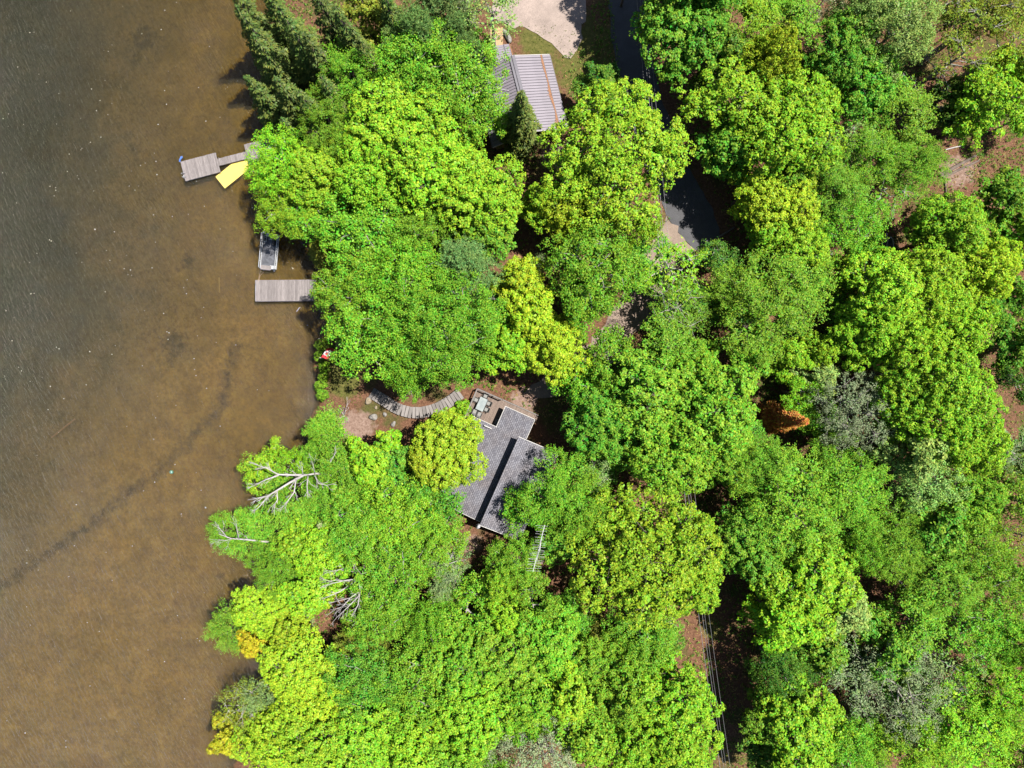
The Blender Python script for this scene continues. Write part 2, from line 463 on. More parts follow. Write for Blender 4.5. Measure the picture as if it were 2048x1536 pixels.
att('grass', np.maximum.reduce([1.15 - np.hypot((PX - 1190) / 1.5, (PY - 130) / 1.3) / 90, 1.0 - np.hypot(PX - 1075, PY - 88) / 75,
                                1.1 - np.hypot((PX - 690), (PY - 755) / 1.2) / 60, .95 - np.hypot(PX - 1420, (PY - 1250)) / 50]))
att('dirt', np.maximum.reduce([1.1 - np.hypot((PX - 715) / 1.3, (PY - 850)) / 48, .95 - np.hypot(PX - 1105, PY - 320) / 60,
                               .95 - np.hypot((PX - 945), (PY - 1085)) / 45, .95 - np.hypot(PX - 1050, (PY - 800) / 1.0) / 60, .9 - np.hypot((PX - 1900) / 1.2, PY - 350) / 75,
                               .9 - np.hypot(PX - 1745, PY - 530) / 60]))
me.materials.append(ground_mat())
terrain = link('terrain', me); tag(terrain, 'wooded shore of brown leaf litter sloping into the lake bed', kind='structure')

wy = np.linspace(-150, 150, 120)
V = []; 
for y in wy: V += [(-160, y, 0), (float(shore_x(y)) + 4, y, 0)]
V = np.array(V); q = np.array([[2 * i, 2 * i + 1, 2 * i + 3, 2 * i + 2] for i in range(len(wy) - 1)])
wm = np_mesh('lake_water', V, q); wm.materials.append(water_mat())
tag(link('lake_water', wm), 'brown clear lake water darkening to slate away from shore', kind='structure')

def sheet(name, poly, dz, matl, label, step=.7, jit=.35):
    """irregular sheet that follows the terrain"""
    pw = [tuple(G(a, b)[:2]) for a, b in poly]
    # resample outline with jitter
    out = []
    for i in range(len(pw)):
        a = Vector(pw[i]); b_ = Vector(pw[(i + 1) % len(pw)]); k = max(1, int((b_ - a).length / step))
        for t in range(k):
            p = a.lerp(b_, t / k); out.append((p.x + random.uniform(-jit, jit), p.y + random.uniform(-jit, jit)))
    import bmesh
    bm = bmesh.new()
    x0 = min(p[0] for p in out); x1 = max(p[0] for p in out); y0 = min(p[1] for p in out); y1 = max(p[1] for p in out)
    gx = np.arange(x0, x1 + step, step); gy = np.arange(y0, y1 + step, step)
    vs = [bm.verts.new((p[0], p[1], 0)) for p in out]
    f = bm.faces.new(vs)
    bmesh.ops.triangulate(bm, faces=[f])
    for ax, vals in ((0, gx), (1, gy)):
        for v in vals:
            no = [0, 0, 0]; no[ax] = 1; co = [0, 0, 0]; co[ax] = v
            bmesh.ops.bisect_plane(bm, geom=bm.verts[:] + bm.edges[:] + bm.faces[:], plane_co=co, plane_no=no)
    for v in bm.verts: v.co.z = float(gz(v.co.x, v.co.y)) + dz
    bm.normal_update()
    for f in bm.faces:
        if f.normal.z < 0: f.normal_flip()
    m_ = bpy.data.meshes.new(name); bm.to_mesh(m_); bm.free()
    m_.materials.append(matl)
    return tag(link(name, m_), label, kind='structure')

def gravel_mat(name, c):
    c = tuple(x * .78 for x in c)
    m, n, l, b = mat(name)
    tc = N(n, 'ShaderNodeTexCoord')
    a = N(n, 'ShaderNodeTexNoise', i_Scale=.6, i_Detail=8.0, i_Roughness=.65); l.new(tc.outputs['Object'], a.inputs['Vector'])
    r = ramp(n, [(.3, tuple(x * .72 for x in c)), (.55, c), (.75, tuple(x * 1.25 for x in c))]); l.new(a.outputs[0], r.inputs[0])
    v = N(n, 'ShaderNodeTexNoise', i_Scale=9.0, i_Detail=6.0, i_Roughness=.8); l.new(tc.outputs['Object'], v.inputs['Vector'])
    r2 = ramp(n, [(.3, (.7, .7, .7)), (.7, (1.3, 1.3, 1.3))]); l.new(v.outputs[0], r2.inputs[0])
    mx = N(n, 'ShaderNodeMix', data_type='RGBA', blend_type='MULTIPLY', i_0=1.0); l.new(r.outputs[0], mx.inputs[6]); l.new(r2.outputs[0], mx.inputs[7])
    l.new(mx.outputs[2], b.inputs['Base Color']); b.inputs['Roughness'].default_value = .95
    bp = N(n, 'ShaderNodeBump', i_Strength=.5, i_Distance=.05); l.new(v.outputs[0], bp.inputs['Height']); l.new(bp.outputs[0], b.inputs['Normal'])
    return m
M['gravel'] = gravel_mat('pinkish_gravel', (.215, .17, .15))
M['dirt_gravel'] = gravel_mat('brown_dirt_gravel', (.16, .12, .095))
M['asphalt'] = gravel_mat('old_asphalt', (.045, .045, .05))
sheet('road', [(1212, -60), (1285, -60), (1296, 80), (1320, 190), (1372, 320), (1425, 420), (1452, 500), (1385, 500), (1340, 440), (1290, 330), (1246, 200), (1224, 90)], .05, M['asphalt'], 'dark asphalt road in tree shade under the power lines', jit=.12)
sheet('gravel_pad', [(1010, -60), (1172, -60), (1172, 40), (1160, 90), (1146, 118), (1120, 108), (1098, 86), (1062, 62), (1010, 52), (985, 30)], .055, M['gravel'], 'pale gravel parking pad above the metal roofed house')
sheet('driveway', [(1335, 438), (1392, 500), (1350, 560), (1300, 640), (1245, 700), (1170, 752), (1090, 800), (1050, 790), (1062, 770), (1130, 735), (1205, 660), (1245, 590), (1290, 510)], .06, M['dirt_gravel'], 'narrow gravel driveway curving under the trees to the cottage')

# ------------------------------------------------------------------ boats, docks
def plank_field(parent, O, U, Vv, length, width, n, thick, gap, matl, z_j=.006, w_j=0.0):
    """n planks laid along U one after another, each `width` long along V"""
    pw = length / n
    me = MB().box((0, 0, 0), pw - gap, width, thick).mesh('plank')
    off = wloc(parent)
    rz = math.atan2(U.y, U.x)
    for i in range(n):
        c = O + U * (pw * (i + .5)) + Vv * (width / 2 + random.uniform(-w_j, w_j)) + Vector((0, 0, -thick / 2 + random.uniform(-z_j, z_j)))
        link('plank', me, matl, parent, c - off, rz + random.uniform(-.004, .004))

def wooden_dock(name, corners, z, n, label, group=None, post=True):
    """corners: photo pixels of the near-left, and the two adjacent corners (along planks' run, across)"""
    a, bq, c = [P(*q, z) for q in corners]
    U = (bq - a); L = U.length; U.normalize(); Vv = (c - a); Wd = Vv.length; Vv = (Vv - U * Vv.dot(U)).normalized()
    root = empty(name, (a.x, a.y, 0), label, 'dock', group)
    plank_field(root, a, U, Vv, L, Wd, n, .045, .022, M['dock'], w_j=.02)
    fr = MB(); zz = z - .14
    for k in (.04, Wd / 2, Wd - .04):
        fr.bar(a + U * .03 + Vv * k + Vector((0, 0, -.14)), a + U * (L - .03) + Vv * k + Vector((0, 0, -.14)), .06, .17)
    fr.build('beam', M['dock'], root)
    if post:
        for s in (.06, .94):
            for t in (.08, .92):
                p = a + U * (L * s) + Vv * (Wd * t)
                MB().tube([(p.x, p.y, float(gz(p.x, p.y)) - .2), (p.x, p.y, z - .06)], .07, 8).build('post', M['dark_frame'], root)
    return root, a, U, Vv, L, Wd

rt, a, U, Vv, L, Wd = wooden_dock('swim_dock', [(510, 561), (632, 560), (511.5, 602)], .55, 46, 'long grey plank dock below the pontoon boat, reaching the shore shrubs')
MB().bar(a + U * .02 - Vv * .03 + Vector((0, 0, -.11)), a + U * L - Vv * .03 + Vector((0, 0, -.11)), .04, .2).build('edge_board', M['dock'], rt)
MB().bar(a + U * .02 + Vv * (Wd + .03) + Vector((0, 0, -.12)), a + U * L + Vv * (Wd + .03) + Vector((0, 0, -.12)), .04, .2).build('edge_board', M['dock'], rt)

rt, a, U, Vv, L, Wd = wooden_dock('dock_platform', [(360.5, 323.5), (431, 305), (370, 362.5)], .5, 32, 'square grey end platform of the dock beside the yellow mat')
lm = MB()
for k in (.62, .8):
    q_ = a + Vv * (Wd * k)
    lm.tube([q_ + U * .25 + Vector((0, 0, .02)), q_ + U * .2 + Vector((0, 0, .3)), q_ - U * .12 + Vector((0, 0, .3)), q_ - U * .16 + Vector((0, 0, -.9))], .035, 6)
for z in (-.3, -.6): lm.bar(a + Vv * (Wd * .62) - U * .16 + Vector((0, 0, z)), a + Vv * (Wd * .8) - U * .16 + Vector((0, 0, z)), .08, .03)
lad = lm.build('swim_ladder', M['alu']); tag(lad, 'small aluminium swim ladder on the lake end of the square platform', 'ladder')
# blue noodle hooked over the corner
bm_ = MB().tube([a + Vector((-.02, -.05, .1)), a + Vector((.02, .22, .16)), a + Vector((.3, .5, .12))], .09, 8)
bm_.tube([a + Vector((.0, .1, .06)), a + Vector((.12, .55, .08)), a + Vector((.18, .62, -.05))], .08, 8)
tag(bm_.build('pool_noodle', M['blue']), 'bright blue foam noodle hooked on the outer dock corner', 'pool noodle')
wooden_dock('gangway', [(434.5, 317.5), (491, 303), (438.5, 331.5)], .47, 22, 'narrow grey gangway between the two dock platforms', post=False)
wooden_dock('shore_platform', [(487.5, 289), (560, 271), (499, 330)], .56, 26, 'grey dock platform half hidden under lakeside foliage')
# yellow mat
A = P(430.5, 353.5, .06); B = P(449.5, 377, .06); ud = (P(463, 327.5, .06) - A).normalized()
mt = MB(); Lm = 4.6
pts = [A, B, B + ud * Lm, A + ud * Lm]
mt.prism([(p.x, p.y) for p in pts], .0, .07)
mo = mt.build('floating_mat', M['yellow']); tag(mo, 'yellow foam floating mat tucked against the grey gangway', 'floating mat')
bv = mo.modifiers.new('b', 'BEVEL'); bv.width = .03; bv.segments = 2

# pontoon boat
c00 = P(526.5, 467, .6); c10 = P(558, 470.5, .6); c01 = P(520.4, 537, .6)
U = (c10 - c00); Wd = U.length; U.normalize(); Vv = (c01 - c00); Lb = Vv.length; Vv.normalize()
root = empty('pontoon_boat', (c00.x, c00.y, 0), 'aluminium framed pontoon boat with dark deck moored by the plank dock', 'boat')
def pb(s, t, z=.6): return c00 + U * (s * Wd) + Vv * (t * Lb) + Vector((0, 0, z - .6))
M['boat_deck'] = simple('shaded_vinyl_deck', (.075, .078, .09), .35, scale=2.5, amp=.5, bump=.05)  # tree shade and leaf-shadow mottling put into the deck colour
MB().box(pb(.5, .5, .5), Wd - .06, Lb - .06, .08, U, Vv).build('deck', M['boat_deck'], root)
for s in (.17, .83):
    MB().tube([pb(s, .0, .18), pb(s, .06, .2), pb(s, .94, .2), pb(s, 1.03, .3)], [.12, .26, .26, .08], 12).build('pontoon', M['alu'], root, True)
for (s0, t0, s1, t1) in ((0, .02, 0, .98), (1, .02, 1, .98), (0, .01, 1, .01)):
    rl = MB()
    rl.bar(pb(s0, t0, 1.15), pb(s1, t1, 1.15), .07, .05); rl.bar(pb(s0, t0, .62), pb(s1, t1, .62), .09, .08)
    for k in range(6):
        q_ = pb(s0 + (s1 - s0) * k / 5, t0 + (t1 - t0) * k / 5, .55); rl.bar(q_, q_ + Vector((0, 0, .6)), .04, .04)
    rl.build('rail', M['alu'], root)
for t in (.075, .14): MB().bar(pb(.35, t, .57), pb(.97, t, .57), .09, .05).build('cross_bar', M['alu'], root)
MB().box(pb(.34, .955, .60), Wd * .7, Lb * .12, .06, U, Vv).build('boarding_step', M['dock'], root)
MB().box(pb(.78, .93, .585), Wd * .36, Lb * .1, .05, U, Vv).build('bow_panel', M['alu'], root)
MB().box(pb(.3, .99, .55), Wd * .62, Lb * .07, .05, U, Vv).build('bow_ledge', M['dock'], root)
mo = MB(); mo.box(pb(.08, -.02, .75), .26, .34, .5, U, Vv); mo.box(pb(.08, -.03, .2), .1, .14, .8, U, Vv); mo.build('outboard_motor', M['alu'], root)
ct = MB(); ct.box(pb(.78, .22, .85), .3, .75, .6, U, Vv); ct.build('console', M['black'], root)
MB().box(pb(.35, .04, .8), .3, .35, .5, U, Vv).build('storage_box', M['alu'], root)
for k, t in enumerate((.09, .15, .205)):
    ch = MB(); ch.box(pb(.18, t, .78), .42, .30, .08, U, Vv); ch.box(pb(.06, t, .95), .08, .30, .34, U, Vv)
    so = ch.build('seat', M['white'], root)
    MB().box(pb(.2, t, .825), .2, .16, .012, U, Vv).build('cushion', M['black'], so)
rp = MB()
rp.tube([P(521, 541, .55), P(519, 550, .25), P(516, 562, .58)], .025, 5); rp.tube([P(527, 544, .55), P(520, 552, .2), P(517.5, 562, .58)], .025, 5)
tag(rp.build('mooring_rope', M['rope']), 'tan mooring rope from the pontoon boat to the plank dock', 'rope')

# floating things
tag(MB().tube([P(593, 623, .03), P(599, 615, .04)], .05, 6).build('driftwood_stick', M['deadwood']), 'short pale stick floating below the plank dock', 'stick')
by = empty('buoy', P(343, 944, 0), 'tiny green and white buoy alone in the brown water', 'buoy')
bd = MB(); bd.tube([P(343, 944, -.1), P(343, 944, .05), P(343, 944, .2)], [.12, .22, .1], 10); bd.build('float', simple('green_plastic', (.05, .2, .12)), by, True)
MB().tube([P(343, 944, .2), P(343, 944, .32)], [.08, .05], 8).build('cap', M['white'], by)
arc = []
for t in range(13):
    k = t / 12; arc.append(P(540 + 52 * k, 905 - 15 * math.sin(math.pi * k) + 2 * k, .05))
tag(MB().tube(arc, .035, 6).build('water_hose', M['black']), 'thin black water hose arching at the surface by the shore birch', 'hose')
tag(MB().tube([P(103, 875, -1.2), P(150, 838, -1.1)], .09, 6).build('sunken_pole', simple('sunken_wood', (.2, .11, .04))), 'sunken straight pole lying faint on the lake bed', 'pole')
tag(MB().tube([P(438, 555, -.7), P(439, 585, -.7)], .07, 6).build('sunken_branch', simple('yellow_sunken_wood', (.3, .2, .03))), 'yellowish sunken branch left of the plank dock', 'branch')
rng = np.random.default_rng(5)
pts = []; fs = []
for i in range(230):
    px = rng.uniform(0, 620) if i % 2 else rng.uniform(0, 420); py = rng.uniform(0, 1500) if i % 3 else rng.uniform(100, 800)
    if px > 500 and py > 850: continue
    c = P(px, py, .015); s = rng.uniform(.03, .075) * (1.6 if i % 17 == 0 else 1)
    b0 = len(pts)
    for k in range(6):
        t = k * math.pi / 3; pts.append((c.x + s * math.cos(t) * rng.uniform(.6, 1.2), c.y + s * math.sin(t) * rng.uniform(.6, 1.2), .012 + .006 * rng.random()))
    fs.append(list(range(b0, b0 + 6)))
sm = bpy.data.meshes.new('specks'); sm.from_pydata(pts, [], fs); sm.materials.append(M['speck'])
tag(link('floating_petals', sm), 'tiny pale petals and fluff scattered floating on the lake', kind='stuff')

# ------------------------------------------------------------------ cottage with shingle roofs
O5 = P(1037, 874, 5.4)
U = Vector((-.404, -.915, 0)).normalized(); Vv = Vector((.915, -.404, 0)).normalized()
def Q(a_, b_, z): return Vector((O5.x, O5.y, 0)) + U * a_ + Vv * b_ + Vector((0, 0, z))
cot = empty('cottage', Q(0, 0, float(gz(O5.x, O5.y))), 'grey shingled cottage with two offset roofs and a corner deck', 'house')
zl = lambda b_: 3.55 + .14 * b_            # lower roof plane
zu = lambda b_: 5.4 - .22 * b_             # upper roof plane
cz = wloc(cot).z
def roof_slab(name, ab, zf, th, matl, par=cot):
    """slab whose local x runs along the eave so the shingle courses follow it"""
    c = Q(ab[0][0], ab[0][1], zf(ab[0][1]))
    slope = zf(1) - zf(0); vd = (Vv + Vector((0, 0, slope))).normalized(); nd = U.cross(vd).normalized()
    if nd.z < 0: nd = -nd
    mbx = MB(); b = []
    for (p, q_) in ab:
        w3 = Q(p, q_, zf(q_)) - c
        mbx.v.append(Vector((w3.dot(U), w3.dot(vd), 0)))
    n_ = len(ab)
    mbx.v += [v - Vector((0, 0, th)) for v in mbx.v]
    mbx.f.append(list(range(n_))); mbx.f.append(list(range(n_, 2 * n_))[::-1])
    for i in range(n_): mbx.f.append([i, n_ + i, n_ + (i + 1) % n_, (i + 1) % n_])
    o = link(name, mbx.mesh(name), matl, par)
    rot = Matrix((U, vd, U.cross(vd))).transposed()
    o.rotation_euler = rot.to_euler(); o.location = c - wloc(par)
    return o
L1 = roof_slab('lower_roof', [(.15, -5.4), (.15, -2.68), (-2.45, -2.68), (-2.45, .95), (0.02, .95), (.02, .25), (10.75, .25), (10.75, -5.4)], zl, .12, M['shingle'])
L2 = roof_slab('upper_roof', [(0, 0), (0, 4.9), (10.75, 4.9), (10.75, 0)], zu, .14, M['shingle'])
def fascia(a0, b0, a1, b1, zf, name='fascia', dz=.012, w_=.05):
    d0 = Q(a0, b0, zf(b0) + dz - .09); d1 = Q(a1, b1, zf(b1) + dz - .09)
    MB().bar(d0, d1, w_, .19).build(name, M['white'], cot)
fascia(.11, -5.4, .11, -2.64, zl); fascia(.11, -2.72, -2.49, -2.72, zl); fascia(-2.49, -2.72, -2.49, .99, zl); fascia(-2.45, .99, -.05, .99, zl, dz=-.03)
fascia(-.04, -.03, -.04, 4.9, zu); fascia(10.79, 0, 10.79, 4.9, zu); fascia(10.79, -5.4, 10.79, 0.0, zl); fascia(.2, -5.44, 10.75, -5.44, zl, dz=-.03); fascia(0, 4.94, 10.75, 4.94, zu, dz=-.04)
# clerestory wall and body walls
def wall(a0, b0, a1, b1, z0, ztop0, ztop1, matl, th=.14):
    p0 = Q(a0, b0, 0); p1 = Q(a1, b1, 0); d = (p1 - p0).normalized(); nrm = Vector((-d.y, d.x, 0)) * (th / 2)
    mb = MB(); mb.prism([(p0 + nrm)[:2], (p0 - nrm)[:2], (p1 - nrm)[:2], (p1 + nrm)[:2]], z0, [ztop0, ztop0, ztop1, ztop1])
    return mb.build('wall', matl, cot)
gz0 = .2
wc = wall(.25, .38, 10.5, .38, gz0, zu(.38) - .16, zu(.38) - .16, M['grey_wall'])
wl = wall(.6, -4.9, 10.3, -4.9, gz0, zl(-4.9) - .15, zl(-4.9) - .15, M['grey_wall'])
wr = wall(.3, 4.4, 10.4, 4.4, gz0, zu(4.4) - .18, zu(4.4) - .18, M['grey_wall'])
w1 = wall(.6, -4.8, .6, .3, gz0, zl(-4.8) - .15, zl(.3) - .15, M['grey_wall'])
w2 = wall(10.3, -4.8, 10.3, .3, gz0, zl(-4.8) - .15, zl(.3) - .15, M['grey_wall'])
w3 = wall(.3, .5, .3, 4.3, gz0, zu(.5) - .18, zu(4.3) - .18, M['grey_wall'])
w4 = wall(10.4, .5, 10.4, 4.3, gz0, zu(.5) - .18, zu(4.3) - .18, M['grey_wall'])
wall(-2.0, -2.2, -2.0, .5, gz0, zl(-2.2) - .15, zl(.5) - .15, M['grey_wall']); wall(-2.0, .55, .2, .55, gz0, zl(.5) - .15, zl(.5) - .15, M['grey_wall']); wall(-2.0, -2.25, .5, -2.25, gz0, zl(-2.2) - .15, zl(-2.2) - .15, M['grey_wall'])
def window(par, c, along, wid, hei, out):
    fr = MB().box(c, wid + .16, .1, hei + .16, along, out).build('window', M['white'], par)
    MB().box(c + out * .03, wid, .08, hei, along, out).build('pane', M['window'], fr)
for k in (2.5, 6.5): window(wl, Q(k, -4.99, 2.1), U, 1.5, 1.0, -Vv)
for k in (1.5, 4, 6.5, 9): window(wc, Q(k, .29, 4.6), U, 1.6, .6, -Vv)
for k in (3, 7.5): window(wr, Q(k, 4.49, 2.4), U, 1.2, 1.0, Vv)
window(w4, Q(10.49, 2.4, 2.6), Vv, 1.2, 1.0, U)
dd = MB().box(Q(.51, -3.6, 1.0 + 1.45), .9, .08, 2.0, Vv, U).build('door', M['white'], w1)
MB().box(Q(.45, -3.3, 2.3), .05, .05, .14).build('handle', M['black'], dd)
# flashing strip across the lower roof, vent, satellite dish
vd = (Vv + Vector((0, 0, .14))).normalized()
MB().bar(Q(5.6, -2.5, zl(-2.5) + .02), Q(5.6, .2, zl(.2) + .02), .16, .03).build('flashing_strip', M['ridge'], cot)
MB().tube([Q(1.3, 1.7, zu(1.7) - .1), Q(1.3, 1.7, zu(1.7) + .35)], .07, 10).build('vent_pipe', M['black'], cot)
ds = MB().tube([Q(10.95, .1, 4.6), Q(10.95, .1, 5.6)], .035, 8)
for r0, zc in ((.05, 5.5), (.2, 5.56), (.3, 5.66)): pass
ds.tube([Q(10.97, .02, 5.5), Q(10.94, -.04, 5.56), Q(10.9, -.12, 5.68)], [.04, .2, .3], 12)
ds.build('satellite_dish', M['galv'], cot, True)
MB().bar(Q(.0, -5.52, zl(-5.4) - .13), Q(10.7, -5.52, zl(-5.4) - .13), .11, .1).build('gutter', M['white'], cot)

# deck of the cottage (a part of the house)
zd = 1.45
deck = MB(); 
for b_ in np.arange(-6.5, 1.3, 1.0):
    for a_ in (-2.8, -.6): deck.bar(Q(a_, b_, .3), Q(a_, b_, zd - .2), .12, .12)
deck.bar(Q(-3.05, -6.55, zd - .14), Q(-3.05, 1.3, zd - .14), .05, .18); deck.bar(Q(-3.05, -6.55, zd - .14), Q(10.6, -6.55, zd - .14), .05, .18)
deck.bar(Q(-1.5, -6.5, zd - .14), Q(-1.5, 1.25, zd - .14), .05, .16)
for a_ in np.arange(.8, 10.6, 2.4): deck.bar(Q(a_, -6.3, .2), Q(a_, -6.3, zd - .2), .12, .12); 
dko = deck.build('deck', M['dark_frame'], cot)
def deck_planks(a0, a1, b0, b1, n_, matl):
    pw = (b1 - b0) / n_
    meq = MB().box((0, 0, 0), a1 - a0, pw - .016, .04).mesh('plank')
    rz = math.atan2(U.y, U.x)
    for i in range(n_):
        c = Q((a0 + a1) / 2, b0 + pw * (i + .5), zd - .02 + random.uniform(-.004, .004))
        link('plank', meq, matl, dko, c - wloc(dko), rz)
M['deck_u'] = wood_mat('deck_wood_boards', (.165, .125, .105), along='X', rnd=.14)
deck_planks(-3.05, .55, -6.5, -2.3, 28, M['deck_u'])
deck_planks(.56, 10.6, -6.5, -5.0, 10, M['deck_u'])
deck_planks(-3.05, -2.05, -2.28, 1.3, 24, M['deck_u'])
def railing(a0, b0, a1, b1, n_):
    rb = MB(); rb.bar(Q(a0, b0, zd + .95), Q(a1, b1, zd + .95), .14, .045); rb.bar(Q(a0, b0, zd + .1), Q(a1, b1, zd + .1), .05, .05)
    for k in range(n_ + 1):
        t = k / n_; p = Q(a0 + (a1 - a0) * t, b0 + (b1 - b0) * t, zd)
        big = k % 6 == 0
        rb.bar(p, p + Vector((0, 0, .93)), .1 if big else .035, .1 if big else .035)
    rb.build('railing', M['tread'], cot)
railing(-3.0, -6.52, 10.5, -6.52, 60); railing(-3.0, -6.45, -3.0, -3.4, 18)
MB().bar(Q(-3.0, -3.3, zd + .06), Q(-3.0, 1.25, zd + .06), .1, .08).build('deck_curb', M['tread'], cot)

# things on the deck
tabc = Q(-1.55, -5.35, zd)
tb = empty('patio_table', tabc, 'frosted glass patio table on the cottage deck', 'table')
la, lb = U, Vv
MB().box(tabc + Vector((0, 0, .72)), 1.55, .92, .02, la, lb).build('table_top', M['glass'], tb)
fr = MB()
for s in (-1, 1):
    fr.bar(tabc + la * (.78 * s) - lb * .47 + Vector((0, 0, .71)), tabc + la * (.78 * s) + lb * .47 + Vector((0, 0, .71)), .035, .04)
    fr.bar(tabc - la * .78 + lb * (.47 * s) + Vector((0, 0, .71)), tabc + la * .78 + lb * (.47 * s) + Vector((0, 0, .71)), .035, .04)
fr.build('table_frame', M['black'], tb)
for s in (-1, 1):
    for t in (-1, 1):
        p = tabc + la * (.7 * s) + lb * (.4 * t); MB().bar(p, p + Vector((0, 0, .7)), .04, .04).build('leg', M['black'], tb)
def chair(a_, b_, face, label):
    c = Q(a_, b_, zd); f = (U * math.cos(face) + Vv * math.sin(face)); s = Vector((-f.y, f.x, 0))
    rt = empty('patio_chair', c, label, 'chair', 'chairs round the glass patio table')
    MB().box(c + Vector((0, 0, .43)), .44, .46, .02, f, s).build('seat', M['sling'], rt)
    MB().box(c - f * .27 + Vector((0, 0, .68)), .02, .46, .46, f, s, (Vector((0, 0, 1)) - f * .25).normalized()).build('backrest', M['sling'], rt)
    fm = MB()
    for q_ in (-1, 1):
        fm.bar(c - f * .25 + s * (.25 * q_) + Vector((0, 0, .4)), c - f * .36 + s * (.25 * q_) + Vector((0, 0, .93)), .045, .045)
        fm.bar(c - f * .3 + s * (.27 * q_) + Vector((0, 0, .64)), c + f * .2 + s * (.27 * q_) + Vector((0, 0, .62)), .05, .035)
        fm.bar(c - f * .25 + s * (.23 * q_) + Vector((0, 0, .42)), c + f * .25 + s * (.23 * q_) + Vector((0, 0, .42)), .04, .04)
    fm.bar(c - f * .36 - s * .25 + Vector((0, 0, .93)), c - f * .36 + s * .25 + Vector((0, 0, .93)), .045, .045)
    fm.bar(c + f * .24 - s * .25 + Vector((0, 0, .42)), c + f * .24 + s * .25 + Vector((0, 0, .42)), .04, .04)
    fm.build('frame', M['black'], rt)
    for q_ in (-1, 1):
        for e in (-.24, .22):
            p = c + f * e + s * (.25 * q_); MB().bar(p, p + Vector((0, 0, .62 if e > 0 else .42)), .035, .035).build('leg', M['black'], rt)
chair(-1.95, -4.62, -math.pi / 2, 'black framed patio chair on the house side of the table, nearer the railing')
chair(-1.2, -4.58, -math.pi / 2, 'black framed patio chair on the house side of the table, nearer the roof')
chair(-2.62, -5.3, 0, 'black framed patio chair at the table end by the corner railing')
chair(-.42, -5.72, math.pi, 'black framed patio chair at the roof end of the table, on the lake side')
chair(-.36, -5.1, math.pi, 'black framed patio chair at the roof end of the table, on the house side')
chair(-1.75, -6.1, math.pi / 2, 'black framed patio chair squeezed between table and lake side railing')
def grill(a_, b_):
    c = Q(a_, b_, zd); rt = empty('barbecue_grill', c, 'black barbecue grill against the extension wall on the deck', 'grill')
    MB().box(c + Vector((0, 0, .45)), .62, .5, .8, U, Vv).build('cart', M['black'], rt)
    lidm = MB()
    lidm.tube([c - U * .3 + Vector((0, 0, .9)), c + U * .3 + Vector((0, 0, .9))], .25, 12)
    lidm.build('lid', M['black'], rt, True)
    MB().box(c + U * .47 + Vector((0, 0, .85)), .3, .4, .03, U, Vv).build('side_shelf', M['sling'], rt)
grill(-1.25, -2.72)
c = Q(-.35, -2.85, zd); bn = empty('deck_bench', c, 'small pale topped bench beside the grill on the deck', 'bench')
MB().box(c + Vector((0, 0, .5)), .7, .5, .05, U, Vv).build('seat', M['sling'], bn)
for s in (-.28, .28): MB().box(c + U * s + Vector((0, 0, .24)), .06, .44, .47, U, Vv).build('leg', M['black'], bn)
c = Q(.75, -5.75, zd); bx_ = empty('storage_box', c, 'black storage box on the deck at the lower roof corner', 'box')
MB().box(c + Vector((0, 0, .3)), .62, .58, .6, U, Vv).build('body', M['black'], bx_); MB().box(c + Vector((0, 0, .625)), .66, .62, .05, U, Vv).build('lid', M['black'], bx_)

# ------------------------------------------------------------------ metal roofed house
RT = P(1023.5, 111.5, 5.4)
A2 = Vector((.245, -.9695, 0)).normalized(); B2 = Vector((.9695, .245, 0)).normalized()
def Q2(a_, b_, z): return Vector((RT.x, RT.y, 0)) + A2 * a_ + B2 * b_ + Vector((0, 0, z))
h2 = empty('metal_roofed_house', Q2(4, 0, float(gz(*Q2(4, 0, 0)[:2]))), 'house with grey ribbed metal gable roof below the gravel pad', 'house')
Lr = 8.75; np_ = 27; zr = lambda b_: 5.4 - .45 * abs(b_)
pw = Lr / np_
for side in (-1, 1):
    sl_ = MB(); E = 4.45
    dn = Vector((B2.x * side, B2.y * side, -.45)).normalized(); nl = math.hypot(E, .45 * E)
    nrm = A2.cross(dn); nrm = nrm if nrm.z > 0 else -nrm
    mp_ = MB().box((-.005, 0, 0), pw - .045, nl, .03); mp_.box((pw / 2 - .06, 0, .035), .05, nl, .06)
    mesh_p = mp_.mesh('roof_panel')
    rot = Matrix((A2, nrm.cross(A2), nrm)).transposed().to_euler()
    ul = link('roof_underlay', MB().box((0, 0, -.06), Lr - .02, nl - .04, .08).mesh('roof_underlay'), M['ridge'], h2, Q2(Lr / 2, side * E / 2, zr(E / 2)) - wloc(h2)); ul.rotation_euler = rot
    for i in range(np_):
        c = Q2(pw * (i + .5), side * E / 2, zr(E / 2))
        o = link('roof_panel', mesh_p, M['metal_roof'], h2, c - wloc(h2)); o.rotation_euler = rot
    MB().bar(Q2(.02, side * 4.5, zr(4.5) - .1), Q2(Lr - .02, side * 4.5, zr(4.5) - .1), .1, .12).build('gutter', M['ridge'], h2)
    for a_ in (-.02, Lr + .02):
        MB().bar(Q2(a_, 0, 5.37), Q2(a_, side * 4.45, zr(4.45) - .03), .05, .16).build('fascia', M['white'], h2)
rc = MB()
for side in (-1, 1):
    rc.bar(Q2(-.03, side * .16, zr(.16) + .075), Q2(Lr + .03, side * .16, zr(.16) + .075), .34, .025)
rc.tube([Q2(-.03, 0, 5.46), Q2(Lr + .03, 0, 5.46)], .06, 6)
rc.build('ridge_cap', M['ridge'], h2)
wb = MB()
def wall2(a0, b0, a1, b1, z1, z2):
    p0 = Q2(a0, b0, 0); p1 = Q2(a1, b1, 0); d = (p1 - p0).normalized(); nr = Vector((-d.y, d.x, 0)) * .08
    return MB().prism([(p0 + nr)[:2], (p0 - nr)[:2], (p1 - nr)[:2], (p1 + nr)[:2]], .4, [z1, z1, z2, z2]).build('wall', M['tan_wall'], h2)
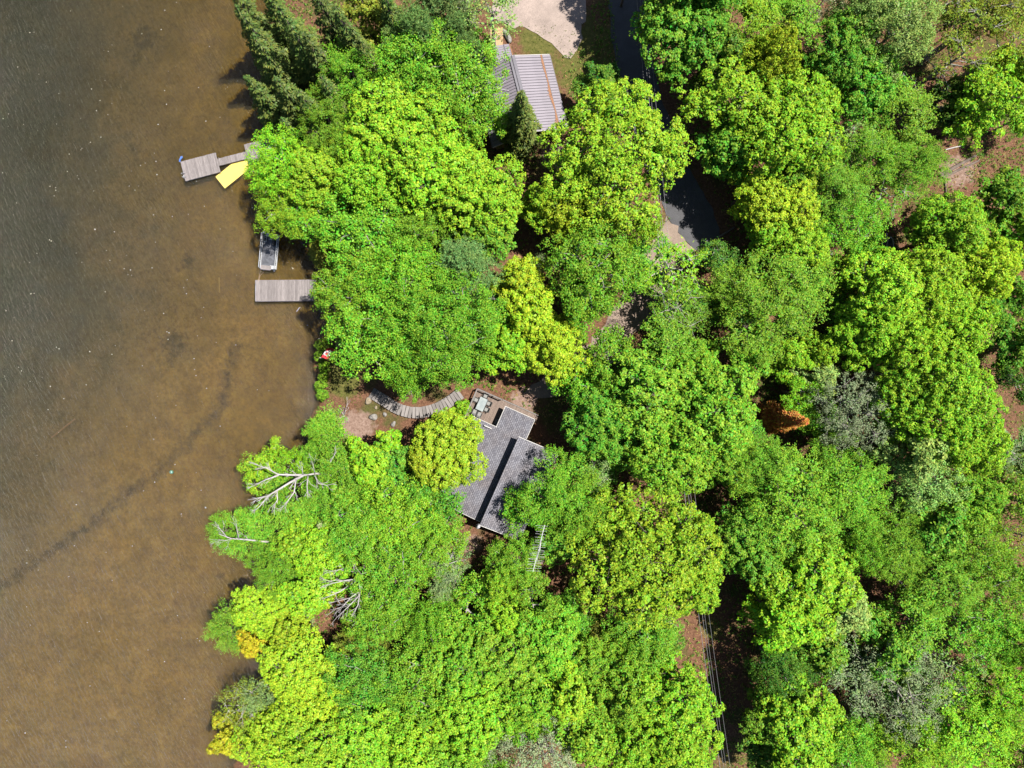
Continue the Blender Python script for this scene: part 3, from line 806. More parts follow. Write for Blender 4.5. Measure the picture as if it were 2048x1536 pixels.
for a_ in (.35, Lr - .4):
    for s in (-1, 1): g_ = wall2(a_, 0, a_, 4.0 * s, 5.25, zr(4) - .08)
    if a_ > 1: 
        for bb in (1.9, -2.0): window(g_, Q2(a_ + .1, bb, 2.3), B2, 1.3, 1.1, A2)
for s in (-1, 1): wr2 = wall2(.45, 4.0 * s, Lr - .5, 4.0 * s, zr(4) - .08, zr(4) - .08)
for a_ in (2.2, 6): window(wr2, Q2(a_, 4.1, 2.3), A2, 1.2, 1.0, B2)
# snow guard with caught needles on the right slope
MB().bar(Q2(.1, 3.55, zr(3.55) + .1), Q2(Lr - .2, 3.55, zr(3.55) + .1), .06, .08).build('snow_guard', M['ridge'], h2)
pts = []; fs = []
for i in range(900):
    a_ = rng.uniform(.05, Lr - .1); spread = .03 + .14 * (0.5 + .5 * math.sin(a_ * 1.7)) * (a_ / Lr + .3)
    b_ = 3.5 - abs(rng.normal(0, spread)); c = Q2(a_, b_, zr(b_) + .075 + rng.uniform(0, .03)); t = rng.uniform(0, math.pi); d = Vector((math.cos(t), math.sin(t), 0)) * rng.uniform(.05, .1); e = Vector((-d.y, d.x, 0)) * .3
    b0 = len(pts); pts += [tuple(c - d - e - wloc(h2)), tuple(c + d - e - wloc(h2)), tuple(c + d + e - wloc(h2)), tuple(c - d + e - wloc(h2))]; fs.append([b0, b0 + 1, b0 + 2, b0 + 3])
nm_ = bpy.data.meshes.new('needle_litter'); nm_.from_pydata(pts, [], fs); nm_.materials.append(M['needles'])
tag(link('needle_litter', nm_, None, h2), kind='stuff')
# chimney
cb = Q2(2.9, -2.45, zr(2.45) - .1)
chm = MB().tube([cb, cb + Vector((0, 0, 1.0))], .13, 12).build('chimney', M['galv'], h2, True)
MB().tube([cb + Vector((0, 0, 1.0)), cb + Vector((0, 0, 1.05)), cb + Vector((0, 0, 1.18))], [.22, .22, .06], 12).build('chimney_cap', M['galv'], chm)
MB().tube([cb + Vector((0, 0, .05)), cb + Vector((0, 0, .16))], [.26, .15], 12).build('flashing', M['black'], chm)
bs = MB(); bs.bar(cb + Vector((0, 0, .7)), Q2(2.3, -1.2, zr(1.2) + .06), .03, .03); bs.bar(cb + Vector((0, 0, .7)), Q2(3.5, -1.2, zr(1.2) + .06), .03, .03); bs.build('brace', M['galv'], chm)
# porch annex roof (lower)
zp = 3.7
pc = [P(978.5, 93, zp - .1), P(1018, 87.5, zp), P(1026, 116, zp), P(990, 128, zp - .1)]
e1 = (pc[3] - pc[0]); ex = (pc[1] - pc[0])
for i in range(7):
    t0 = i / 7 + .004; t1 = (i + 1) / 7 - .004
    a0 = pc[0].lerp(pc[3], t0); a1 = pc[0].lerp(pc[3], t1); b0 = pc[1].lerp(pc[2], t0); b1 = pc[1].lerp(pc[2], t1)
    pm = MB().prism([a0[:2], a1[:2], b1[:2], b0[:2]], zp - .12, [zp - .09, zp - .09, zp, zp])
    pm.bar(a1 + Vector((0, 0, .02)), b1 + Vector((0, 0, .02)), .04, .05)
    pm.build('porch_roof_panel', M['metal_roof'], h2)
MB().bar(pc[0].lerp(pc[1], .73) + Vector((0, 0, .05)), pc[3].lerp(pc[2], .73) + Vector((0, 0, .05)), .1, .04).build('porch_ridge', M['ridge'], h2)
MB().bar(pc[1] + Vector((0.05, 0, 0)), pc[2] + Vector((.05, 0, 0)), .08, .12).build('fascia', M['needles'], h2)
for p in (pc[0], pc[1], pc[3]): MB().bar(Vector((p.x + .15, p.y - .15, .6)), Vector((p.x + .15, p.y - .15, zp - .15)), .12, .12).build('porch_post', M['dark_frame'], h2)
s0 = P(980, 93, 1.7); s1 = P(1006, 90, 1.7)
stp = MB()
for k in range(5): 
    stp.prism([(s0 + Vector((.05, .35 * k, 0)))[:2], (s1 + Vector((0, .35 * k, 0)))[:2], (s1 + Vector((0, .35 * (k + 1) - .03, 0)))[:2], (s0 + Vector((.05, .35 * (k + 1) - .03, 0)))[:2]], 2.4 - .05, 2.4)
stp.prism([s0[:2], s1[:2], (s1 + Vector((0, -2, 0)))[:2], (s0 + Vector((0, -2, 0)))[:2]], 2.3, 2.42)
stp.build('porch_step', M['plywood'], h2)

# ------------------------------------------------------------------ rocks
def rock(px, py, rx, ry, hz, rz, label, matl='rock', name='boulder', cat='boulder', seed=0):
    rg = np.random.default_rng(seed); n1, n2 = 14, 9; pts = []; fs = []
    base = G(px, py)
    ph = rg.uniform(0, 6, 6)
    for j in range(n2):
        v = math.pi * (j / (n2 - 1)) - math.pi / 2
        for i in range(n1):
            u = 2 * math.pi * i / n1
            f = 1 + .13 * math.sin(2 * u + ph[0] + v) + .1 * math.sin(3 * u + ph[1] - 2 * v) + .05 * math.sin(5 * v + ph[2] + u)
            x, y, z = rx * f * math.cos(v) * math.cos(u), ry * f * math.cos(v) * math.sin(u), hz * (math.sin(v) * f) + hz * .25
            pts.append((x * math.cos(rz) - y * math.sin(rz), x * math.sin(rz) + y * math.cos(rz), z))
    for j in range(n2 - 1):
        for i in range(n1): fs.append([j * n1 + i, j * n1 + (i + 1) % n1, (j + 1) * n1 + (i + 1) % n1, (j + 1) * n1 + i])
    me = bpy.data.meshes.new(name); me.from_pydata(pts, [], fs)
    for p in me.polygons: p.use_smooth = True
    return tag(link(name, me, M[matl], None, base), label, cat)
rock(747, 834, .5, .4, .4, .3, 'large grey boulder below the curved walkway, biggest of the group', seed=1)
rock(770, 829, .22, .32, .25, .2, 'small upright grey boulder right of the largest boulder', seed=2)
rock(787, 848, .35, .28, .25, .8, 'grey boulder in the shade furthest right below the walkway', seed=3)
rock(737, 802, .42, .42, .4, .2, 'tan boulder at the lake end of the curved walkway', 'rock_tan', seed=4)
rock(752, 815, .2, .2, .18, 0, 'small pinkish boulder between walkway and largest boulder', 'rock_tan', seed=5)
rock(1014, 73, .35, .95, .4, .42, 'long pale boulder at the edge of the lawn by the porch', 'rock', seed=6)
rock(998, 66, .7, .35, .35, .3, 'pale boulder beneath pine boughs beside the porch step', 'rock', seed=7)
rock(1668, 517, .4, .32, .3, .5, 'pale grey boulder in the woods left of the trailer', seed=8)
rock(1660, 506, .35, .25, .25, 1.5, 'small pale boulder touching the grey one left of the trailer', seed=9)
rock(919, 1102, .3, .3, .35, 0, 'white boulder on bare soil below the cottage roof', 'deadwood', seed=10)

# ------------------------------------------------------------------ curved walkway
wp = [(742, 785), (752, 791), (769, 801), (786, 812), (803, 820), (822, 824.5), (842, 825), (862, 821), (879, 815), (895, 806), (909, 797), (923, 786)]
wpts = [P(*p, 1.0) for p in wp]
cum = [0]
for i in range(1, len(wpts)): cum.append(cum[-1] + (wpts[i] - wpts[i - 1]).length)
wk = empty('curved_walkway', G(830, 825), 'curving grey timber walkway of separate treads up to the deck', 'walkway')
nT = 28; rg = random.Random(3)
tread_me = MB().box((0, 0, 0), cum[-1] / nT - .06, 1.32, .07).mesh('tread')
for i in range(nT):
    s = cum[-1] * (i + .5) / nT
    j = max(k for k in range(len(cum)) if cum[k] <= s); j = min(j, len(wpts) - 2)
    t = (s - cum[j]) / (cum[j + 1] - cum[j]); p = wpts[j].lerp(wpts[j + 1], t); d = (wpts[min(j + 2, len(wpts) - 1)] - wpts[max(j - 1, 0)]).normalized()
    p.z = float(gz(p.x, p.y)) + .18 + .022 * i
    o = link('tread', tread_me, M['tread'], wk, p - wloc(wk), math.atan2(d.y, d.x) + rg.uniform(-.03, .03))
for s in (-.5, .5):
    st = MB(); q_ = []
    for i, p in enumerate(wpts):
        d = (wpts[min(i + 1, len(wpts) - 1)] - wpts[max(i - 1, 0)]).normalized(); nn = Vector((-d.y, d.x, 0)) * s
        q_.append(Vector((p.x, p.y, float(gz(p.x, p.y)) + .05 + .055 * i)) + nn)
    st.tube(q_, .06, 6); st.build('stringer', M['dark_frame'], wk)

# ------------------------------------------------------------------ flag
fb = G(661, 718); ft = P(643, 716, 5.0); ftb = Vector((fb.x, fb.y, 0))
root = empty('flagpole', fb, 'thin white flagpole among the shore shrubs', 'flagpole')
top = Vector((fb.x - .1, fb.y, 4.6))
MB().tube([fb, top], [.05, .03], 8).build('pole', M['white'], root); MB().tube([top, top + Vector((0, 0, .1))], [.06, .05], 8).build('finial', M['white'], root)
# flag cloth: red, white with red leaf, red, drooping in folds from the pole
fr_ = empty('flag', top, 'red and white maple leaf flag drooping from its pole above shrubs', 'flag')
f0 = top + Vector((0, 0, -.05))
def fl(s, t):     # s along the fly 0..1, t down the hoist 0..1
    return f0 + Vector((.05 + .62 * s + .62 * t + .05 * math.sin(s * 8), 1.15 * s - .1 * t + .06 * math.sin(t * 6 + s * 5), -.62 * t - .55 * s + .10 * math.sin(s * 9 + t * 2)))
def cloth(s0, s1, m_, nm):
    mb = MB(); ns, nt_ = max(2, int((s1 - s0) * 24)), 10
    for j in range(nt_ + 1):
        for i in range(ns + 1): mb.v.append(fl(s0 + (s1 - s0) * i / ns, j / nt_))
    for j in range(nt_):
        for i in range(ns): mb.f.append([j * (ns + 1) + i, j * (ns + 1) + i + 1, (j + 1) * (ns + 1) + i + 1, (j + 1) * (ns + 1) + i])
    mb.build(nm, m_, fr_, True)
cloth(0, .25, M['red'], 'red_band'); cloth(.25, .75, M['whitecloth'], 'white_panel'); cloth(.75, 1, M['red'], 'red_band')
half = [(0, -.48), (.045, -.40), (.09, -.42), (.075, -.22), (.17, -.33), (.19, -.28), (.28, -.30), (.25, -.20), (.31, -.16), (.17, -.02), (.19, .05), (.03, .03), (.035, .28), (0, .28)]
leafp = [(x, y) for x, y in half] + [(-x, y) for x, y in half[::-1][1:-1]]
mb = MB()
mb.v.append(fl(.5, .5) + Vector((0, 0, .02)))
for x, y in leafp: mb.v.append(fl(.5 + x * .52, .5 + y * .85) + Vector((.004, -.004, .022)))
k = len(leafp)
for i in range(k): mb.f.append([0, 1 + i, 1 + (i + 1) % k])
mb.build('maple_leaf', M['red'], fr_)

# ------------------------------------------------------------------ trailer and small boat in the woods
c = G(1768, 513); tx = Vector((.03, 1, 0)).normalized(); ty = Vector((1, -.03, 0)).normalized()
tr = empty('utility_trailer', c, 'small grey flatbed trailer parked on brown leaf litter', 'trailer')
bd = MB()
poly = [(-1.5, -.62), (1.45, -.62), (1.7, -.5), (1.75, 0), (1.7, .5), (1.45, .62), (-1.5, .62), (-1.68, .5), (-1.72, 0), (-1.68, -.5)]
pl = [(c + tx * -x + ty * y) for x, y in poly]
M['trailer_grey'] = simple('grey_plastic', (.085, .08, .082), .6, scale=2, amp=.15)
bd.prism([p[:2] for p in pl], c.z + .45, c.z + .6); bd.build('bed', M['trailer_grey'], tr)
for s in (-.7, .7): MB().tube([c + tx * -.2 + ty * (s - .08) + Vector((0, 0, .28)), c + tx * -.2 + ty * (s + .08) + Vector((0, 0, .28))], .28, 14).build('wheel', M['black'], tr)
MB().bar(c + tx * 1.6 + Vector((0, 0, .48)), c + tx * 2.7 + Vector((0, 0, .45)), .08, .08).build('drawbar', M['galv'], tr)
bt = empty('rowing_boat', c + tx * .6 + ty * .1 + Vector((0, 0, .6)), 'little grey boat with white gunwale lying on the trailer', 'boat')
rim_o = []; rim_i = []
for i in range(24):
    t = 2 * math.pi * i / 24; x = math.cos(t); y = math.sin(t)
    wv = .42 * (1 - .45 * max(0, -x) ** 2); rim_o.append(c + tx * (.7 + 1.35 * x) + ty * (.15 + wv * y) + Vector((0, 0, .95 + .1 * x * x)))
hull = MB(); hull.v = [p.copy() for p in rim_o] + [Vector((p.x, p.y, 0)) * 1 + Vector((0, 0, c.z + .62)) for p in rim_o]
ctr = c + tx * .7 + ty * .15
for i in range(24):
    p = hull.v[24 + i]; hull.v[24 + i] = Vector((ctr.x + (p.x - ctr.x) * .7, ctr.y + (p.y - ctr.y) * .7, c.z + .62))
for i in range(24): hull.f.append([i, (i + 1) % 24, 24 + (i + 1) % 24, 24 + i])
hull.f.append(list(range(24, 48)))
hull.build('hull', M['trailer_grey'], bt, True)
MB().tube(rim_o + [rim_o[0], rim_o[1]], .05, 6, False).build('gunwale', M['white'], bt)
for e in (.3, 1.2): MB().box(c + tx * e + ty * .15 + Vector((0, 0, .85)), .22, .7, .03, tx, ty).build('thwart', M['trailer_grey'], bt)

# logs
def log(p0, p1, r_, label, matl='bark', name='fallen_log', dz=.12):
    a_ = G(*p0, dz); b_ = G(*p1, dz)
    mid = a_.lerp(b_, .5) + Vector((0.05, .04, .03))
    return tag(MB().tube([a_, mid, b_], [r_, r_ * .9, r_ * .7], 8).build(name, M[matl]), label, 'log')
log((1878, 352), (1950, 312), .22, 'thick dark fallen log on brown litter, upper of two alongside')
log((1884, 356), (1956, 322), .16, 'thinner dark fallen log lying just below the thick one')
log((1888, 358), (1891, 402), .08, 'slim dark pole lying upright in the litter clearing')
log((1890, 300), (1925, 292), .08, 'thin pale log in the clearing above the dark logs', 'deadwood')
log((1768, 1143), (1794, 1168), .11, 'bleached fallen log in a gap of the lower right woods', 'deadwood', dz=2.0)
log((1508, 505), (1513, 527), .3, 'short tan stump log at the dark road edge', 'rock_tan')
log((1430, 480), (1468, 455), .15, 'dark fallen log beside the shaded road')

# ------------------------------------------------------------------ antenna
zt = 10.5
a0 = P(1089.5, 1050, zt); a1 = P(1066, 1143, zt); d = (a1 - a0).normalized(); sd = Vector((-d.y, d.x, 0))
mid = a0.lerp(a1, .52); gb = Vector((mid.x, mid.y, float(gz(mid.x, mid.y))))
an = empty('tv_antenna', gb, 'large white rooftop style television antenna on a mast above the trees', 'antenna')
MB().tube([gb, mid + Vector((0, 0, .35))], .05, 8).build('mast', M['galv'], an)
M['ant'] = simple('antenna_aluminium', (.36, .36, .38), .4, .2, scale=3, amp=.1, bump=0)
MB().bar(a0, a1, .055, .06).build('boom', M['ant'], an)
tr_ = MB(); tr_.bar(a0.lerp(a1, .3), mid + sd * .12 + Vector((0, 0, .32)), .035, .035); tr_.bar(a0.lerp(a1, .72), mid + sd * .12 + Vector((0, 0, .32)), .035, .035)
tr_.bar(a0.lerp(a1, .25), a0.lerp(a1, .78) + sd * .12, .03, .03); tr_.build('truss', M['ant'], an)
L = (a1 - a0).length
els = [(.02, .95, .35), (.07, .6, .25), (.13, .75, .4), (.2, .75, .35), (.27, .7, .4), (.32, .62, .3), (.38, .6, .5), (.43, .75, .6), (.48, .65, .65), (.53, .7, .6), (.58, .62, .7), (.62, .8, .8), (.66, .72, .8), (.71, .85, .82), (.75, .8, .8), (.79, .78, .75), (.83, .7, .8), (.87, .75, .8), (.93, .8, .78), (.985, .7, .75)]
sk = (sd * 1.0 + d * -.18).normalized()
for i, (t, l0, l1) in enumerate(els):
    p = a0.lerp(a1, t) + Vector((0, 0, .03)); dr = (sk + d * (.12 * math.sin(i * 2.3))).normalized()
    MB().bar(p - dr * l0 * 1.0, p + dr * l1 * 1.0, .017, .017).build('element', M['ant'], an)

# ------------------------------------------------------------------ power line
poles = [(P(1270, -60, 8.5)), (P(1395, 1205, 8.5)), (P(1482, 1800, 8.5))]
dirp = (poles[1] - poles[0]).normalized(); sp = Vector((-dirp.y, dirp.x, 0))
for k, p in enumerate(poles):
    b0 = Vector((p.x - .4, p.y, float(gz(p.x, p.y))))
    if k == 2: continue
    po = empty('utility_pole', b0, ['wooden utility pole standing past the upper edge of the lane', 'wooden utility pole hidden at the lower edge of the big maple'][k], 'utility pole')
    MB().tube([b0, Vector((b0.x, b0.y, 9.0))], [.16, .11], 10).build('pole', M['bark'], po)
    MB().bar(p - sp * .9, p + sp * .9, .1, .1).build('crossarm', M['bark'], po)
M['cable'] = simple('aluminium_cable', (.16, .16, .17), .4, .3, scale=2, amp=.1, bump=0)
offs = [(.0, .028, 'thickest, leftmost of the four overhead power cables along the lane'), (-.3, .02, 'second overhead power cable from the left along the lane'), (-.55, .016, 'third overhead power cable from the left along the lane'), (-1.0, .016, 'rightmost overhead power cable, set apart from the other three')]
for o_, r_, lb_ in offs:
    pts = []
    for A_, B_, n_ in ((poles[0], poles[1], 24), (poles[1], poles[2], 12)):
        for i in range(n_ + (1 if n_ == 12 else 0)):
            t = i / n_; q_ = A_.lerp(B_, t) - sp * o_; q_.z += .15 - (1.3 if n_ == 24 else .5) * 4 * t * (1 - t) + (-.4 if o_ == 0 else 0); pts.append(q_)
    tag(MB().tube(pts, r_, 5).build('power_cable', M['cable']), lb_, 'power cable', 'power cables along the lane')

# ------------------------------------------------------------------ vegetation: meshes shared between copies
def unit(a): return a / np.maximum(np.linalg.norm(a, axis=-1, keepdims=True), 1e-9)

def leaf_quads(c, nrm, axis, L, W, tone, fold=.25):
    """rhombic folded leaves: c centre, nrm normal, axis long direction"""
    side = unit(np.cross(nrm, axis)); axis = unit(np.cross(side, nrm)); L = L[:, None]; W = W[:, None]
    n = len(c)
    V = np.stack([c - axis * L * .5, c + side * W * .5 + nrm * W * fold * .3, c + axis * L * .5, c - side * W * .5 + nrm * W * fold * .3], 1).reshape(-1, 3)
    q = np.arange(n * 4).reshape(n, 4)
    return V, q, np.repeat(tone, 4)

def fib(n, rg, zmin=-.25, jit=.25):
    i = np.arange(n) + .5
    z = 1 - (1 - zmin) * i / n
    t = math.pi * (1 + 5 ** .5) * i + rg.uniform(0, 6)
    z = np.clip(z + rg.normal(0, jit / math.sqrt(n), n), -1, 1); t = t + rg.normal(0, jit / math.sqrt(n) * 2, n)
    r = np.sqrt(np.maximum(0, 1 - z * z))
    return np.stack([r * np.cos(t), r * np.sin(t), z], -1)

def skeleton(name, h, targets, r0, rg, fork=.4, twigs=None, nmax=60):
    mb = MB(); wob = rg.normal(0, .12, (5, 2)) * h / 12
    tp = [Vector((wob[i, 0] * i / 4, wob[i, 1] * i / 4, z)) for i, z in enumerate(np.linspace(-.5, h * .82, 5))]
    mb.tube(tp, [r0 * 1.25, r0, r0 * .75, r0 * .5, r0 * .2], 7)
    for t in targets:
        t = Vector(t); zf = max(h * fork * rg.uniform(.7, 1.1), t.z - (t.xy.length) * rg.uniform(.6, 1.0)); zf = min(zf, h * .75)
        k = (zf + .5) / (h * .82 + .5) * 4; i = min(3, int(k)); b = tp[i].lerp(tp[i + 1], k - i)
        m_ = b.lerp(t, .5) + Vector((rg.normal(0, .2), rg.normal(0, .2), -.25))
        rr = r0 * .42
        mb.tube([b, m_, t], [rr, rr * .65, rr * .25], 5, False)
    if twigs:
        for a, b in twigs[:nmax * 3]:
            a = Vector(a); b = Vector(b); m_ = a.lerp(b, .5) + Vector((rg.normal(0, .12), rg.normal(0, .12), .05))
            mb.tube([a, m_, b], [r0 * .13, r0 * .09, r0 * .035], 4, False)
    return mb.mesh(name, smooth=True)

def broad(R, h, seed, leaf=.22, K=None, cr=.66, nros=10, nleaf=7, fork=.4, style='maple', gap=0.0, twigf=.3, r0=None):
    rg = np.random.default_rng(seed)
    zb = h * .34; zc = zb + (h - zb) * .42; c_ax = h - zc
    K = K or int(6 + R * 1.6)
    dirs = fib(K, rg, -.15, .5)
    rl = R * rg.uniform(.25, .46, K)
    sc = rg.uniform(.78, 1.16, K)
    lob = dirs * np.stack([R - rl * .75, R - rl * .75, np.full(K, c_ax) - rl * .7], -1) * sc[:, None]
    lob[:, 2] += zc
    # clumps on lobes
    C = []; CD = []; CL = []
    for k in range(K):
        m_ = max(8, int(4.3 * rl[k] ** 2 / (cr * cr)))
        dd = fib(m_, rg, -.35, .6)
        p = lob[k] + dd * np.array([1, 1, .82]) * rl[k] * rg.uniform(.82, 1.1, (m_, 1))
        ok = np.ones(m_, bool)
        for j in range(K):
            if j != k:
                ok &= np.linalg.norm((p - lob[j]) / np.array([1, 1, .82]), axis=1) > rl[j] * .86
        ok &= rg.random(m_) > .10
        if gap: ok &= rg.random(m_) > gap
        C.append(p[ok]); CD.append(dd[ok]); CL.append(np.full(ok.sum(), k))
    C = np.concatenate(C); CD = np.concatenate(CD); CL = np.concatenate(CL)
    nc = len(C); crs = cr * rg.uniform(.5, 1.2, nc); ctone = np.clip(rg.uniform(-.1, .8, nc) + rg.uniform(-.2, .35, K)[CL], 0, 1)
    # rosettes (sprays) on clumps
    nr = nc * nros; ci = np.repeat(np.arange(nc), nros)
    d = unit(rg.normal(0, 1, (nr, 3)) + CD[ci] * .9 + np.array([0, 0, .75]))
    rr = crs[ci][:, None] * (rg.uniform(.75, 1.05, (nr, 1)) if style == 'maple' else rg.uniform(.3, 1.15, (nr, 1)))
    rp = C[ci] + d * rr * np.array([1, 1, .8])
    up = np.array([0, 0, 1.0])
    if style == 'feather':
        # long fine sprays pointing outwards
        out = unit(CD[ci] * np.array([1, 1, .15]) + unit(rp - np.array([0, 0, zc])) * np.array([1, 1, .1]) + rg.normal(0, .35, (nr, 3)) + np.array([0, 0, .25]))
        li = np.repeat(np.arange(nr), nleaf); n_ = len(li)
        s = rg.uniform(-.45, .45, n_)
        nrm = unit(np.array([0, 0, 1.0]) + rg.normal(0, .45, (n_, 3)))
        side = unit(np.cross(nrm, out[li])); sg = rg.choice([-1, 1], n_)[:, None]
        ax = unit(out[li] + side * sg * .8)
        c = rp[li] + out[li] * s[:, None] + side * sg * leaf * .35 + rg.normal(0, .05, (n_, 3))
        c[:, 2] -= .25 * np.abs(s) ** 1.5
        Ls = leaf * rg.uniform(.7, 1.3, n_); W = Ls * .42
        tone = np.clip(.5 * ctone[ci][li] + .5 * (s + .5), 0, 1)
    else:
        li = np.repeat(np.arange(nr), nleaf); n_ = len(li)
        n0 = unit(d * .55 + up * .75 + rg.normal(0, .2, (nr, 3)))[li]
        t1 = unit(np.cross(n0, rg.normal(0, 1, (n_, 3))))
        rad = leaf * rg.uniform(.35, 1.25, n_)[:, None] * (1.0 if style == 'maple' else 1.7)
        spread = .55 if style == 'maple' else 1.0
        c = rp[li] + t1 * rad - n0 * rad * .25 + rg.normal(0, leaf * .25 * spread, (n_, 3))
        nrm = unit(n0 + t1 * .5 + rg.normal(0, .35 * spread + .1, (n_, 3)))
        ax = unit(t1 + rg.normal(0, .35, (n_, 3)))
        Ls = leaf * rg.uniform(.75, 1.35, n_); W = Ls * rg.uniform(.6, .85, n_)
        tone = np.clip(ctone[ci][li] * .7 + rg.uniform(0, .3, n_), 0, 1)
    # shaded inner leaves that fill the crown
    ni = int(n_ * .16); k_ = rg.integers(0, K, ni); di = unit(rg.normal(0, 1, (ni, 3)))
    c = np.concatenate([c, lob[k_] * np.array([.92, .92, 1]) + di * (rl[k_] * rg.uniform(.2, .85, ni))[:, None] * np.array([1, 1, .75]) - np.array([0, 0, .3])])
    nrm = np.concatenate([nrm, unit(np.array([0, 0, 1.]) + rg.normal(0, .4, (ni, 3)))]); ax = np.concatenate([ax, unit(rg.normal(0, 1, (ni, 3)))])
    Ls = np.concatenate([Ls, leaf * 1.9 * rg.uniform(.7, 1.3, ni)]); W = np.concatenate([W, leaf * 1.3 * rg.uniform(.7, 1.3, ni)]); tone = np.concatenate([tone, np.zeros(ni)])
    V, q, tn = leaf_quads(c, nrm, ax, Ls, W, tone)
    cm = np_mesh('crown', V, q, False, tn)
    tw = [(lob[CL[i]] - CD[i] * rl[CL[i]] * .2, C[i] + CD[i] * crs[i] * .35) for i in rg.permutation(nc)[:int(nc * twigf)]]
    sm_ = skeleton('trunk', h, lob, r0 or .016 * h + .02 * R, rg, fork, tw)
    return dict(R=R, h=h, crown=cm, trunk=sm_)

def conifer(R, h, seed, step=.42, nb=7, card=.34, power=.85, droop=.35, base=.06, ragged=.25, kind='spruce', dens=.15):
    rg = np.random.default_rng(seed); c = []; nr = []; ax = []; L = []; W = []; T = []
    mb = MB(); mb.tube([(0, 0, -.4), (0, 0, h * .5), (0, 0, h * .99)], [.018 * h, .011 * h, .02], 7)
    z = h * base
    while z < h * .985:
        r = R * (1 - z / h) ** power * (1 + rg.normal(0, .05)) + .08
        n_ = max(4, int(nb * (0.55 + .6 * r / R))); ph = rg.uniform(0, 6)
        for k in range(n_):
            t = ph + 2 * math.pi * k / n_ + rg.normal(0, .15); rl_ = r * (1 - ragged * rg.random()); zz = z + rg.normal(0, step * .25)
            o = np.array([math.cos(t), math.sin(t), 0]); sd_ = np.array([-o[1], o[0], 0])
            m_ = max(3, int(rl_ / dens)); s = (np.arange(m_) + rg.random(m_)) / m_
            s = np.sqrt(s) * rl_
            pz = zz - droop * s + (.28 * droop * s * s / max(R, .5))
            cc = o * s[:, None] + np.array([0, 0, 1]) * pz[:, None]
            for sg in (-1, 1, 0):
                wd = (.15 + .5 * (1 - s / max(rl_, .01))) * min(1, rl_ / 1.0)
                a_ = unit(o * (.8 if sg else 1) + sd_ * sg * .75 + np.array([0, 0, -.12]) + rg.normal(0, .18, (m_, 3)))
                c.append(cc + a_ * card * .45 + sd_ * sg * (wd * rg.random(m_))[:, None] * .8 + rg.normal(0, .04, (m_, 3)))
                nr.append(unit(np.array([0, 0, 1.0]) + o * .35 + rg.normal(0, .3, (m_, 3)))); ax.append(a_)
                L.append(card * rg.uniform(.7, 1.3, m_)); W.append(card * rg.uniform(.28, .48, m_))
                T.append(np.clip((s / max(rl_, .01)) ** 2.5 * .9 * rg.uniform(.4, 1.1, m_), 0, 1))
            if k % 2 == 0 and rl_ > .5:
                mb.tube([(0, 0, zz), tuple(o * rl_ * .5 + np.array([0, 0, zz - droop * rl_ * .5])), tuple(o * rl_ * .95 + np.array([0, 0, zz - droop * rl_ * .75]))], [.035, .022, .008], 4, False)
        z += step * (.75 + .5 * rg.random())
    c = np.concatenate(c); nr = np.concatenate(nr); ax = np.concatenate(ax)
    V, q, tn = leaf_quads(c, nr, ax, np.concatenate(L), np.concatenate(W), np.concatenate(T), .1)
    return dict(R=R, h=h, crown=np_mesh('crown', V, q, False, tn), trunk=mb.mesh('trunk', smooth=True))

def pine(R, h, seed):
    """white pine: plates of soft needle tufts"""
    rg = np.random.default_rng(seed); C = []; tg = []
    K = 26
    for k in range(K):
        z = h * (.45 + .55 * k / K); r = R * (1 - ((z / h - .45) / .58)) ** .6 * rg.uniform(.75, 1.1); t = k * 2.4 + rg.normal(0, .3)
        o = np.array([math.cos(t), math.sin(t), 0]); tg.append(o * r * .8 + np.array([0, 0, z]))
        m_ = int(5 + 9 * r / R)
        for i in range(m_):
            s = r * math.sqrt(rg.uniform(.08, 1)); C.append(o * s + np.array([-o[1], o[0], 0]) * rg.normal(0, .3 + .22 * s) + np.array([0, 0, z + .15 * s + rg.normal(0, .12)]))
    C = np.array(C); nt_ = 9; ti = np.repeat(np.arange(len(C)), nt_)
    tp = C[ti] + rg.normal(0, .3, (len(ti), 3)) * np.array([1, 1, .5])
    nl = 11; li = np.repeat(np.arange(len(tp)), nl); n_ = len(li)
    d = unit(rg.normal(0, 1, (n_, 3)) * np.array([1, 1, .6]) + np.array([0, 0, .55]))
    L = rg.uniform(.2, .34, n_); c = tp[li] + d * L[:, None] * .5
    V, q, tn = leaf_quads(c, unit(np.cross(d, rg.normal(0, 1, (n_, 3)))), d, L, np.full(n_, .055), np.repeat(rg.random(len(tp)), nl) * .6, .1)
    return dict(R=R, h=h, crown=np_mesh('crown', V, q, False, tn), trunk=skeleton('trunk', h, tg, .2, rg, .5))

def shrub(R, h, seed, leaf=.14):
    rg = np.random.default_rng(seed); K = 14; dd = fib(K, rg, 0, .6); C = dd * np.array([R * .7, R * .7, h * .6]) + np.array([0, 0, h * .3])
    n_ = 22 * K; ci = np.repeat(np.arange(K), 22); d = unit(rg.normal(0, 1, (n_, 3)) + np.array([0, 0, .8]) + dd[ci] * .6); rp = C[ci] + d * rg.uniform(.25, .42, (n_, 1)) * R
    li = np.repeat(np.arange(n_), 5); m_ = len(li); t1 = unit(np.cross(d[li], rg.normal(0, 1, (m_, 3))))
    L = leaf * rg.uniform(.7, 1.3, m_)
    V, q, tn = leaf_quads(rp[li] + t1 * leaf * .6 + rg.normal(0, .04, (m_, 3)), unit(d[li] + t1 * .5 + rg.normal(0, .3, (m_, 3))), t1, L, L * .7, rg.random(m_))
    mb = MB()
    for c in C[::2]: mb.tube([(0, 0, -.1), tuple(c * .5), tuple(c)], [.035, .025, .01], 4, False)
    return dict(R=R, h=h, crown=np_mesh('foliage', V, q, False, tn), trunk=mb.mesh('stems', smooth=True))

